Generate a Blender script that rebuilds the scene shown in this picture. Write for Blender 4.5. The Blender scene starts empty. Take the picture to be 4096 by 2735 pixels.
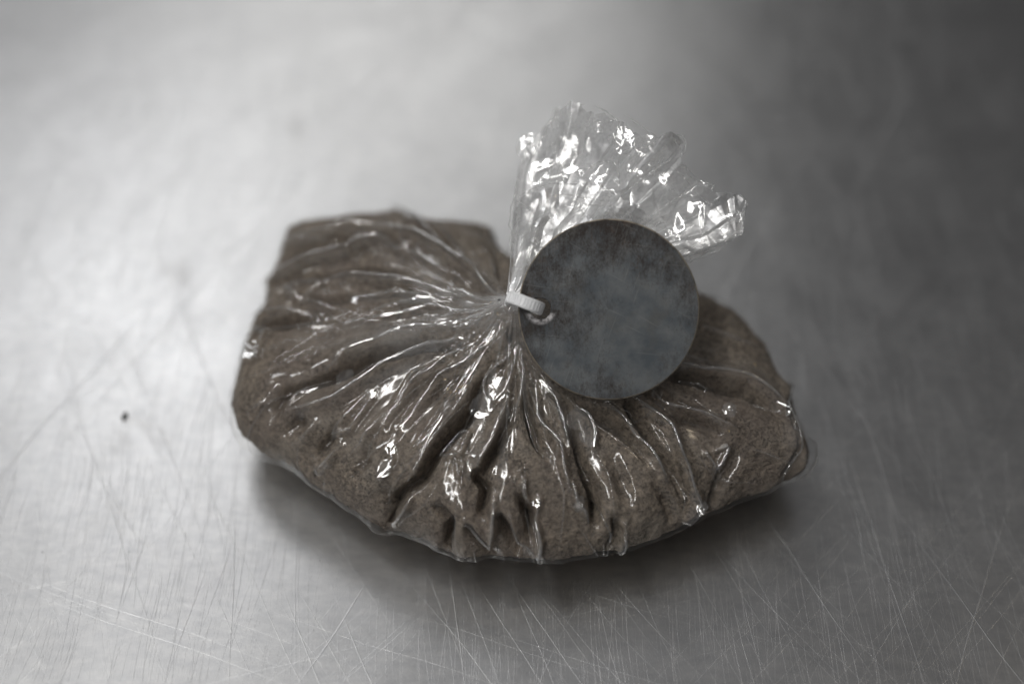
import bpy, bmesh, math, random
import numpy as np
from mathutils import Vector, Matrix

MM = 0.001
sc = bpy.context.scene
col = sc.collection

# ------------------------------------------------------------------ camera
EL = math.radians(48.0)                       # looking down at the table
AIM = np.array([0.0, 0.0, 37.5])              # mm, middle of the picture on the plane of focus
DIST = 273.6
FWD = np.array([0.0, math.cos(EL), -math.sin(EL)])
UPV = np.array([0.0, math.sin(EL), math.cos(EL)])
RGT = np.array([1.0, 0.0, 0.0])
cam_d = bpy.data.cameras.new('camera')
cam = bpy.data.objects.new('camera', cam_d)
col.objects.link(cam)
cam.location = Vector((AIM - FWD * DIST) * MM)
cam.rotation_euler = (math.pi / 2 - EL, 0, 0)
cam_d.lens = 50.0
cam_d.sensor_width = 36.0
cam_d.clip_start = 0.01
cam_d.clip_end = 20.0
cam_d.dof.use_dof = True
cam_d.dof.focus_distance = DIST * MM
cam_d.dof.aperture_fstop = 4.0
cam_d.dof.aperture_blades = 9
sc.camera = cam

# ------------------------------------------------------------------ room light
world = bpy.data.worlds.new('World')
sc.world = world
world.use_nodes = True
wn = world.node_tree.nodes
# the rest of the room: pale and dim, a little lighter overhead and on the camera's side than at the back right
wt = world.node_tree
wc = wt.nodes.new('ShaderNodeTexCoord')
wd = wt.nodes.new('ShaderNodeVectorMath')
wd.operation = 'DOT_PRODUCT'
wd.inputs[1].default_value = Vector((-0.35, -0.25, 0.90)).normalized()
wt.links.new(wc.outputs['Generated'], wd.inputs[0])
wr = wt.nodes.new('ShaderNodeMapRange')
wr.interpolation_type = 'SMOOTHSTEP'
wr.inputs[1].default_value, wr.inputs[2].default_value = 0.12, 1.0
wr.inputs[3].default_value, wr.inputs[4].default_value = 0.030, 0.15
wt.links.new(wd.outputs['Value'], wr.inputs[0])
wn['Background'].inputs[0].default_value = (0.98, 0.975, 1.0, 1)
wt.links.new(wr.outputs[0], wn['Background'].inputs[1])


def lamp(name, az, el, dist, w, h, radiance, colour, spread=180):
    """Rectangular lamp seen from the bag at azimuth az, elevation el (degrees), dist metres away, facing the bag."""
    d = bpy.data.lights.new(name, 'AREA')
    d.shape = 'RECTANGLE'
    d.size, d.size_y = w, h
    d.energy = radiance * math.pi * w * h
    d.color = colour
    d.spread = math.radians(spread)
    o = bpy.data.objects.new(name, d)
    a, e = math.radians(az), math.radians(el)
    v = Vector((math.cos(e) * math.cos(a), math.cos(e) * math.sin(a), math.sin(e)))
    o.location = v * dist
    o.rotation_euler = v.to_track_quat('Z', 'Y').to_euler()
    col.objects.link(o)
    return o


lamp('window_pane', 115, 45, 1.6, 0.38, 0.48, 2.5, (0.985, 0.985, 1.0))
lamp('window_pane', 96, 34, 1.6, 0.56, 0.34, 1.65, (1.0, 0.99, 0.975))
lamp('added_side_light', 168, 42, 1.6, 0.14, 0.34, 13.0, (0.97, 0.985, 1.0))  # added light from the left for powder and left ridges, no window known
lamp('added_warm_light', 20, 58, 1.8, 0.08, 0.20, 6.0, (1.0, 0.84, 0.62))  # added warm light, put in for extra glints on the film
# added strip light overhead left, running away from the camera, for ridge glints
strip = lamp('added_strip', 180, 60, 1.0, 0.07, 1.5, 31.0, (1.0, 0.985, 0.965))
strip.location = (-0.46, -0.42, 1.30)
strip.rotation_euler = (0, math.radians(-20), 0)

sc.view_settings.view_transform = 'Standard'
sc.view_settings.look = 'None'
sc.view_settings.gamma = 1.0
sc.view_settings.exposure = 0.14
sc.render.engine = 'CYCLES'
cy = sc.cycles
cy.use_denoising = True
cy.denoiser = 'OPENIMAGEDENOISE'
cy.max_bounces = 12
cy.diffuse_bounces = 3
cy.glossy_bounces = 5
cy.transmission_bounces = 6
cy.transparent_max_bounces = 32
cy.caustics_reflective = True
cy.sample_clamp_indirect = 3.0
cy.sample_clamp_direct = 0.0
cy.blur_glossy = 0.3

CAM_MM = AIM - FWD * DIST


# ------------------------------------------------------------------ node helpers
class NT:
    def __init__(self, mat_name):
        self.m = bpy.data.materials.new(mat_name)
        self.m.use_nodes = True
        self.t = self.m.node_tree
        self.t.nodes.clear()
        self.out = self.t.nodes.new('ShaderNodeOutputMaterial')

    def n(self, kind, **kw):
        nd = self.t.nodes.new('ShaderNode' + kind)
        for k, v in kw.items():
            setattr(nd, k, v)
        return nd

    def put(self, sock, v):
        if isinstance(v, bpy.types.NodeSocket):
            self.t.links.new(v, sock)
        elif isinstance(v, (int, float)) and hasattr(sock.default_value, '__len__'):
            sock.default_value = [v] * len(sock.default_value)
        else:
            sock.default_value = v

    def math(self, op, a, b=None, c=None, clamp=False):
        nd = self.n('Math', operation=op, use_clamp=clamp)
        for i, v in enumerate((a, b, c)):
            if v is not None:
                self.put(nd.inputs[i], v)
        return nd.outputs[0]

    def vmath(self, op, a, b=None, scale=None):
        nd = self.n('VectorMath', operation=op)
        self.put(nd.inputs[0], a)
        if b is not None:
            self.put(nd.inputs[1], b)
        if scale is not None:
            self.put(nd.inputs['Scale'], scale)
        return nd.outputs['Value'] if op == 'DOT_PRODUCT' else nd.outputs[0]

    def mapping(self, v, loc=(0, 0, 0), rot=(0, 0, 0), scale=(1, 1, 1)):
        nd = self.n('Mapping')
        self.put(nd.inputs['Vector'], v)
        nd.inputs['Location'].default_value = loc
        nd.inputs['Rotation'].default_value = rot
        nd.inputs['Scale'].default_value = scale
        return nd.outputs[0]

    def noise(self, v, scale, detail=4, rough=0.55, dist=0.0, colour=False):
        nd = self.n('TexNoise')
        self.put(nd.inputs['Vector'], v)
        nd.inputs['Scale'].default_value = scale
        nd.inputs['Detail'].default_value = detail
        nd.inputs['Roughness'].default_value = rough
        nd.inputs['Distortion'].default_value = dist
        return nd.outputs['Color' if colour else 'Fac']

    def ramp(self, fac, lo, hi, a=0.0, b=1.0, smooth=True):
        nd = self.n('MapRange', interpolation_type='SMOOTHSTEP' if smooth else 'LINEAR')
        self.put(nd.inputs[0], fac)
        for i, v in ((1, lo), (2, hi), (3, a), (4, b)):
            self.put(nd.inputs[i], v)
        return nd.outputs[0]

    def mix(self, fac, a, b):
        nd = self.n('Mix', data_type='RGBA')
        self.put(nd.inputs[0], fac)
        self.put(nd.inputs[6], a if isinstance(a, bpy.types.NodeSocket) else (*a, 1))
        self.put(nd.inputs[7], b if isinstance(b, bpy.types.NodeSocket) else (*b, 1))
        return nd.outputs[2]

    def bump(self, height, dist, strength=1.0, normal=None):
        nd = self.n('Bump')
        nd.inputs['Strength'].default_value = strength
        nd.inputs['Distance'].default_value = dist
        self.put(nd.inputs['Height'], height)
        if normal is not None:
            self.put(nd.inputs['Normal'], normal)
        return nd.outputs[0]

    def principled(self, **kw):
        nd = self.n('BsdfPrincipled')
        for k, v in kw.items():
            s = nd.inputs[k.replace('_', ' ')]
            if isinstance(v, tuple) and len(v) == 3 and s.type == 'RGBA':
                v = (*v, 1)
            self.put(s, v)
        return nd.outputs[0]

    def mixsh(self, fac, a, b):
        nd = self.n('MixShader')
        self.put(nd.inputs[0], fac)
        self.t.links.new(a, nd.inputs[1])
        self.t.links.new(b, nd.inputs[2])
        return nd.outputs[0]

    def done(self, sh):
        self.t.links.new(sh, self.out.inputs[0])
        return self.m


def coords(t):
    return t.n('TexCoord').outputs['Object']


# ------------------------------------------------------------------ materials
def scratch_layer(t, p, angle, per_m, len_m, prob, width, seed, slope=False):
    """Finite straight scratches: one random line in each cell of a rotated grid (cells 1/per_m across, 1/len_m long)."""
    q = t.mapping(p, rot=(0, 0, angle), loc=(seed * 0.137, seed * 0.071, 0))
    s = t.n('SeparateXYZ')
    t.put(s.inputs[0], q)
    v = t.math('MULTIPLY', s.outputs[1], per_m)
    cell = t.math('FLOOR', v)
    fv = t.math('SUBTRACT', v, cell)
    w1 = t.n('TexWhiteNoise', noise_dimensions='1D')
    t.put(w1.inputs['W'], t.math('ADD', cell, seed * 17.3))
    u = t.math('ADD', t.math('MULTIPLY', s.outputs[0], len_m), t.math('MULTIPLY', w1.outputs['Value'], 37.0))
    seg = t.math('FLOOR', u)
    fu = t.math('SUBTRACT', u, seg)
    cb = t.n('CombineXYZ')
    t.put(cb.inputs[0], cell)
    t.put(cb.inputs[1], seg)
    cb.inputs[2].default_value = seed * 3.1
    w2 = t.n('TexWhiteNoise', noise_dimensions='3D')
    t.put(w2.inputs['Vector'], cb.outputs[0])
    rgb = t.n('SeparateColor')
    t.put(rgb.inputs[0], w2.outputs['Color'])
    on = t.math('LESS_THAN', rgb.outputs[0], prob)
    off = t.math('MULTIPLY_ADD', rgb.outputs[1], 0.5, 0.25)
    slant = t.math('MULTIPLY', t.math('SUBTRACT', rgb.outputs[2], 0.5), t.math('SUBTRACT', fu, 0.5))
    x = t.math('DIVIDE', t.math('SUBTRACT', t.math('SUBTRACT', fv, off), t.math('MULTIPLY', slant, 0.5)), width)
    line = t.math('SUBTRACT', 1.0, t.math('ABSOLUTE', x), clamp=True)
    ends = t.math('MULTIPLY', t.math('MULTIPLY', fu, t.math('SUBTRACT', 1.0, fu)), 4.0)
    mask = t.math('MULTIPLY', t.math('MULTIPLY', on, line), t.math('MULTIPLY', ends, t.math('MULTIPLY_ADD', w2.outputs['Value'], 0.8, 0.2)))
    if not slope:
        return mask
    # V-shaped groove: its two walls lean to either side of the scratch
    perp = (math.sin(angle), math.cos(angle), 0.0)
    lean = t.math('MULTIPLY', t.math('SIGN', x), mask)
    return mask, t.vmath('SCALE', perp, scale=lean)


def mat_steel():
    t = NT('brushed_steel')
    p = coords(t)
    warp = t.vmath('SUBTRACT', t.noise(p, 14.0, 2, colour=True), (0.5, 0.5, 0.5))
    pw = t.vmath('ADD', p, t.vmath('SCALE', warp, scale=0.007))
    layers = [
        # angle, lines per m, segments per m, share, width, seed
        (1.48, 900, 22, 0.19, 0.085, 1), (1.25, 700, 14, 0.17, 0.068, 2), (1.72, 650, 26, 0.19, 0.076, 3),
        (0.95, 500, 12, 0.19, 0.051, 4), (-0.30, 700, 16, 0.10, 0.068, 5), (0.35, 600, 13, 0.10, 0.060, 6),
        (-0.75, 450, 15, 0.10, 0.051, 7), (2.20, 520, 18, 0.16, 0.051, 8), (1.56, 1500, 40, 0.32, 0.119, 9),
        (1.05, 260, 10, 0.19, 0.034, 11), (1.42, 300, 12, 0.19, 0.038, 12),
        (2.35, 330, 9, 0.19, 0.038, 14), (1.62, 1900, 55, 0.27, 0.136, 15),
        (1.15, 150, 9, 0.20, 0.030, 16), (2.05, 130, 8, 0.20, 0.030, 17), (1.45, 170, 11, 0.20, 0.032, 18),
    ]
    tot = lean = None
    for a in layers:
        m, l = scratch_layer(t, pw, *a, slope=True)
        tot = m if tot is None else t.math('MAXIMUM', tot, m)
        lean = l if lean is None else t.vmath('ADD', lean, l)
    # rolled grain along one direction, soft clouds of wear, stains
    grain = t.noise(t.mapping(p, rot=(0, 0, 0.35), scale=(60, 2600, 60)), 1.0, 3, 0.6)
    cloud = t.noise(p, 55.0, 5, 0.6)
    cloud2 = t.noise(t.mapping(p, rot=(0, 0, 0.5), scale=(1, 2.2, 1)), 240.0, 3, 0.6)
    stain = t.ramp(t.noise(p, 30.0, 4, 0.65, 0.6), 0.60, 0.74)
    speck = t.ramp(t.noise(p, 420.0, 2, 0.5), 0.75, 0.80)
    rough = t.math('ADD', t.ramp(cloud, 0.3, 0.7, 0.31, 0.36, False), t.math('MULTIPLY', tot, 0.18))
    rough = t.math('ADD', rough, t.math('MULTIPLY', stain, 0.06))
    c = t.mix(t.ramp(cloud2, 0.3, 0.7, 0, 1, False), (0.57, 0.575, 0.58), (0.67, 0.67, 0.665))
    c = t.mix(t.math('MULTIPLY', stain, 0.25), c, (0.46, 0.45, 0.44))
    c = t.mix(t.math('MULTIPLY', speck, 0.6), c, (0.25, 0.25, 0.26))
    nb = t.bump(t.math('ADD', t.math('MULTIPLY', grain, 0.010), t.noise(p, 26.0, 2)), 0.00035, 1.0)
    nrm = t.vmath('NORMALIZE', t.vmath('ADD', nb, t.vmath('SCALE', lean, scale=0.62)))
    return t.done(t.principled(Base_Color=c, Metallic=1.0, Roughness=rough, Normal=nrm))


def mat_powder():
    t = NT('grey_brown_powder')
    p = coords(t)
    big = t.noise(p, 90.0, 5, 0.6)
    mid = t.noise(p, 760.0, 6, 0.76)
    fine = t.noise(p, 3600.0, 3, 0.7)
    pit = t.math('MULTIPLY', t.ramp(t.noise(p, 1900.0, 4, 0.7), 0.52, 0.70), t.ramp(t.noise(t.vmath('ADD', p, (0.1, 0.3, 0.2)), 130.0, 3, 0.6), 0.42, 0.66, 0.15, 1.0))
    pale = t.ramp(t.noise(t.vmath('ADD', p, (0.4, 0.1, 0.2)), 60.0, 4, 0.6), 0.5, 0.68)
    c = t.mix(t.ramp(mid, 0.37, 0.63, 0, 1, False), (0.036, 0.029, 0.023), (0.40, 0.330, 0.258))
    c = t.mix(t.ramp(big, 0.35, 0.65, 0, 0.5, False), c, (0.178, 0.150, 0.120))
    c = t.mix(t.ramp(t.noise(t.vmath('ADD', p, (0.7, 0.2, 0.5)), 28.0, 3, 0.5), 0.42, 0.62, 0, 0.45), c, (0.181, 0.142, 0.122))
    c = t.mix(t.math('MULTIPLY', pale, 0.5), c, (0.320, 0.286, 0.244))
    c = t.mix(t.math('MULTIPLY', pit, 0.5), c, (0.050, 0.044, 0.039))
    c = t.mix(t.ramp(fine, 0.35, 0.7, 0, 0.45, False), c, (0.352, 0.308, 0.264))
    h = t.math('ADD', t.math('MULTIPLY', mid, 0.6), t.math('MULTIPLY', fine, 0.35))
    h = t.math('SUBTRACT', h, t.math('MULTIPLY', pit, 0.5))
    return t.done(t.principled(Base_Color=c, Roughness=0.95, Specular_IOR_Level=0.15, Normal=t.bump(h, 0.0009, 1.0)))


def mat_film(name, haze0, haze_attr=True, rough=0.045, bump=0.000012, satin=0.0, hug=0.11, edge=0.15):
    """Thin clear film: straight-through transparency, mirror-like reflection by Schlick, a little milkiness."""
    t = NT(name)
    p = coords(t)
    g = t.n('NewGeometry')
    nrm = t.bump(t.noise(p, 420.0, 4, 0.6), bump, 1.0)
    cosv = t.math('ABSOLUTE', t.vmath('DOT_PRODUCT', nrm, g.outputs['Incoming']))
    f = t.math('POWER', t.math('SUBTRACT', 1.0, cosv, clamp=True), 5.0)
    ca = t.n('Attribute', attribute_name='taut')
    f = t.math('MULTIPLY_ADD', f, 0.38, t.ramp(ca.outputs['Fac'], 0.0, 1.0, 0.05, edge, False), clamp=True)
    gl = t.n('BsdfGlossy')
    gl.inputs['Color'].default_value = (1, 1, 1, 1)
    t.put(gl.inputs['Roughness'], t.ramp(ca.outputs['Fac'], 0.0, 1.0, hug, rough, False))
    t.put(gl.inputs['Normal'], nrm)
    tr = t.n('BsdfTransparent')
    tr.inputs['Color'].default_value = (0.985, 0.985, 0.98, 1)
    df = t.n('BsdfDiffuse')
    df.inputs['Color'].default_value = (0.9, 0.9, 0.9, 1)
    tl = t.n('BsdfTranslucent')
    tl.inputs['Color'].default_value = (0.9, 0.9, 0.9, 1)
    milk = t.mixsh(0.5, df.outputs[0], tl.outputs[0])
    hz = haze0
    if haze_attr:
        at = t.n('Attribute', attribute_name='haze')
        hz = t.math('ADD', at.outputs['Fac'], haze0, clamp=True)
    hz = t.math('MULTIPLY', hz, t.ramp(t.noise(p, 300.0, 4, 0.6), 0.3, 0.75, 0.4, 1.5, False), clamp=True)
    body = t.mixsh(hz, tr.outputs[0], milk)
    if satin:
        sg = t.n('BsdfGlossy')
        sg.inputs['Color'].default_value = (1, 1, 1, 1)
        sg.inputs['Roughness'].default_value = 0.36
        t.put(sg.inputs['Normal'], nrm)
        body = t.mixsh(t.math('MULTIPLY', t.ramp(t.noise(p, 130.0, 4, 0.65), 0.35, 0.7), satin), body, sg.outputs[0])
    return t.done(t.mixsh(f, body, gl.outputs[0]))


def mat_tag():
    t = NT('patinated_metal')
    p = coords(t)
    q = t.mapping(p, scale=(1, 0.45, 1))
    blotch = t.noise(t.vmath('ADD', p, (0.013, 0.004, 0)), 75.0, 5, 0.6, 0.4)
    streak = t.noise(q, 1500.0, 4, 0.7)
    mott = t.noise(q, 420.0, 5, 0.7)
    s = t.n('SeparateXYZ')
    t.put(s.inputs[0], p)
    rad = t.math('SQRT', t.math('ADD', t.math('POWER', t.math('SUBTRACT', s.outputs[0], 0.0042), 2.0), t.math('POWER', t.math('ADD', s.outputs[1], 0.0036), 2.0)))
    patina_sheen = t.ramp(rad, 0.003, 0.0215, 0.13, -0.21, False)  # painted sheen: lighter towards lower right, mixed with darker patina outward
    grit = t.noise(t.mapping(p, scale=(1, 0.55, 1)), 3600.0, 3, 0.7)
    k = t.math('ADD', t.math('ADD', t.math('MULTIPLY', blotch, 1.15), t.math('MULTIPLY', mott, 0.75)), t.math('ADD', t.math('MULTIPLY', streak, 0.55), patina_sheen))
    k = t.math('ADD', k, t.math('MULTIPLY', grit, 0.55))
    k = t.ramp(k, 1.13, 1.53, 0, 1, False)
    tone = t.mix(t.ramp(t.noise(t.vmath('ADD', p, (0.2, 0.5, 0.1)), 190.0, 4, 0.6), 0.35, 0.65, 0, 1, False), (0.070, 0.081, 0.090), (0.126, 0.133, 0.136))
    c = t.mix(k, (0.040, 0.033, 0.029), tone)
    c = t.mix(t.math('MULTIPLY', t.ramp(mott, 0.52, 0.66), t.math('SUBTRACT', 1.0, k)), c, (0.075, 0.050, 0.036))
    c = t.mix(t.ramp(t.noise(p, 160.0, 4, 0.6), 0.5, 0.7, 0, 0.35), c, (0.10, 0.092, 0.078))
    sA = scratch_layer(t, p, 0.12, 900, 160, 0.05, 0.07, 21)
    sB = scratch_layer(t, p, 0.5, 700, 220, 0.05, 0.07, 22)
    sD = scratch_layer(t, p, 1.9, 900, 200, 0.05, 0.07, 23)
    scr = t.math('MAXIMUM', t.math('MAXIMUM', sA, sB), sD)
    c = t.mix(t.math('MULTIPLY', scr, 0.8), c, (0.40, 0.39, 0.36))
    hx = t.math('SQRT', t.math('ADD', t.math('POWER', t.math('ADD', s.outputs[0], 0.0129), 2.0), t.math('POWER', t.math('SUBTRACT', s.outputs[1], 0.0002), 2.0)))
    chip = t.math('MULTIPLY', t.ramp(hx, 0.0024, 0.0033, 1, 0), t.ramp(s.outputs[1], -0.0003, -0.0012, 0, 1))
    chip = t.math('MULTIPLY', chip, t.ramp(t.noise(p, 1600.0, 3, 0.6), 0.25, 0.65))
    c = t.mix(chip, c, (0.62, 0.60, 0.60))
    r0 = t.math('SQRT', t.math('ADD', t.math('POWER', s.outputs[0], 2.0), t.math('POWER', s.outputs[1], 2.0)))
    rimw = t.math('MULTIPLY', t.ramp(r0, 0.01680, 0.01695), t.ramp(t.noise(p, 500.0, 3), 0.3, 0.55, 0.25, 0.9))
    c = t.mix(rimw, c, (0.36, 0.31, 0.24))
    h = t.math('ADD', t.math('MULTIPLY', streak, 0.5), t.math('MULTIPLY', scr, -1.0))
    r = t.math('ADD', t.ramp(k, 0, 1, 0.62, 0.44), t.math('MULTIPLY', mott, 0.1))
    return t.done(t.principled(Base_Color=c, Metallic=0.55, Roughness=r, Specular_IOR_Level=0.4, Normal=t.bump(h, 0.00002, 0.8)))


def mat_nylon():
    t = NT('milky_nylon')
    p = coords(t)
    return t.done(t.principled(Base_Color=(0.90, 0.91, 0.93), Roughness=0.34, Subsurface_Weight=0.6, Subsurface_Radius=(0.0018, 0.0018, 0.0019),
                               Subsurface_Scale=1.0, Normal=t.bump(t.noise(p, 900.0, 3), 0.00003, 0.6)))


def mat_plain(name, c1, c2, scale, rough=0.8):
    t = NT(name)
    p = coords(t)
    n = t.noise(p, scale, 4, 0.6)
    return t.done(t.principled(Base_Color=t.mix(n, c1, c2), Roughness=rough, Normal=t.bump(n, 0.0001, 1.0)))


M_STEEL, M_POWDER = mat_steel(), mat_powder()
M_FILM = mat_film('clear_film', 0.012)
M_TAIL = mat_film('crumpled_clear_film', 0.05, rough=0.06, bump=0.00004, satin=0.5, hug=0.06, edge=0.08)
M_TAG, M_NYLON = mat_tag(), mat_nylon()
M_CHAFF = mat_plain('straw_chaff', (0.42, 0.30, 0.13), (0.62, 0.48, 0.25), 900.0, 0.6)
M_DARK = mat_plain('dark_crumb', (0.012, 0.011, 0.010), (0.05, 0.045, 0.04), 900.0, 0.7)


# ------------------------------------------------------------------ mesh helpers
def mesh_obj(name, verts, faces, mat, parent=None, smooth=True, attr=None):
    me = bpy.data.meshes.new(name)
    verts = np.asarray(verts, dtype=np.float32)
    faces = np.asarray(faces, dtype=np.int32)
    k = faces.shape[1]
    me.vertices.add(len(verts))
    me.vertices.foreach_set('co', verts.ravel())
    me.loops.add(faces.size)
    me.loops.foreach_set('vertex_index', faces.ravel())
    me.polygons.add(len(faces))
    me.polygons.foreach_set('loop_start', np.arange(0, faces.size, k, dtype=np.int32))
    me.update(calc_edges=True)
    me.polygons.foreach_set('use_smooth', np.full(len(faces), smooth))
    for an, av in (attr or {}).items():
        a = me.attributes.new(an, 'FLOAT', 'POINT')
        a.data.foreach_set('value', np.asarray(av, dtype=np.float32))
    me.materials.append(mat)
    me.update()
    o = bpy.data.objects.new(name, me)
    col.objects.link(o)
    o.parent = parent
    return o


def bm_obj(name, bm, mat, parent=None, smooth=True):
    me = bpy.data.meshes.new(name)
    bm.normal_update()
    bm.to_mesh(me)
    bm.free()
    for f in me.polygons:
        f.use_smooth = smooth
    me.materials.append(mat)
    o = bpy.data.objects.new(name, me)
    col.objects.link(o)
    o.parent = parent
    return o


def tag(o, label, cat, group=None, kind=None):
    o['label'] = label
    if cat:
        o['category'] = cat
    if group:
        o['group'] = group
    if kind:
        o['kind'] = kind
    return o


def empty(name, loc_mm):
    o = bpy.data.objects.new(name, None)
    o.empty_display_size = 0.01
    o.location = Vector(np.asarray(loc_mm) * MM)
    col.objects.link(o)
    return o


def grid_faces(nr, nc, wrap):
    i = np.arange(nr - 1)[:, None]
    j = np.arange(nc if wrap else nc - 1)[None, :]
    j2 = (j + 1) % nc
    return np.stack([i * nc + j + 0 * j2, (i + 1) * nc + j, (i + 1) * nc + j2, i * nc + j2 + 0 * j], -1).reshape(-1, 4)


# smooth value noise in numpy, any dimension 2
class VNoise:
    def __init__(self, seed, n=64):
        self.g = np.random.default_rng(seed).random((n, n)) * 2 - 1
        self.n = n

    def __call__(self, x, y):
        xi, yi = np.floor(x).astype(int), np.floor(y).astype(int)
        fx, fy = x - xi, y - yi
        fx, fy = fx * fx * (3 - 2 * fx), fy * fy * (3 - 2 * fy)
        n, g = self.n, self.g
        a, b = g[xi % n, yi % n], g[(xi + 1) % n, yi % n]
        c, d = g[xi % n, (yi + 1) % n], g[(xi + 1) % n, (yi + 1) % n]
        return (a * (1 - fx) + b * fx) * (1 - fy) + (c * (1 - fx) + d * fx) * fy


def fbm(x, y, seed, octv=4, gain=0.5):
    s, a = 0, 1.0
    for k in range(octv):
        s = s + a * VNoise(seed + k)(x * 2 ** k + 7.3 * k, y * 2 ** k + 3.1 * k)
        a *= gain
    return s


def tri(x):
    return 2 * np.abs(2 * (x - np.floor(x + 0.5))) - 1


# ------------------------------------------------------------------ table
bm = bmesh.new()
bmesh.ops.create_cube(bm, size=1.0, matrix=Matrix.Translation((0, 0.5, -0.004)) @ Matrix.Diagonal((3.0, 3.0, 0.008, 1)))
table = bm_obj('table_top', bm, M_STEEL, smooth=False)
tag(table, 'scratched brushed steel table top', None, kind='structure')

# ------------------------------------------------------------------ the bag: shape of its film, in mm
NECK = np.array([-0.3, 5.9, 43.0])
RIM = [59.0,58.3,57.7,57.2,56.8,56.5,56.0,55.6,55.5,55.2,54.1,53.1,51.7,50.6,48.5,47.4,46.2,45.1,44.1,43.2,41.7,40.5,39.5,38.5,37.6,36.9,36.2,35.7,35.4,35.1,34.9,34.8,34.7,34.7,34.8,36.9,38.8,42.0,48.1,49.0,50.3,50.8,51.4,52.1,53.2,55.0,56.9,59.0,61.4,62.5,64.0,65.4,67.0,68.5,70.6,71.4,69.2,67.6,66.2,64.7,63.4,61.6,60.0,59.6,59.9,60.4,60.2,59.7,59.3,59.1,59.0,58.7,58.7,58.1,57.4,56.5,55.4,53.4,51.8,50.0,48.5,47.2,46.1,45.2,44.3,43.5,42.9,42.4,42.1,41.8,41.5,41.3,41.1,41.1,40.5,39.9,39.4,38.9,38.5,38.4,38.3,38.3,38.3,38.0,37.9,37.8,37.8,38.0,38.2,38.7,38.9,38.9,39.0,39.1,39.4,39.7,40.1,40.5,41.0,41.6,41.9,42.2,42.6,43.1,43.7,44.2,44.8,45.5,46.3,47.3,48.4,49.7,51.1,52.7,54.8,57.1,59.7,62.0,62.8,62.4,61.7,61.0,60.3,59.6]
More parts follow.
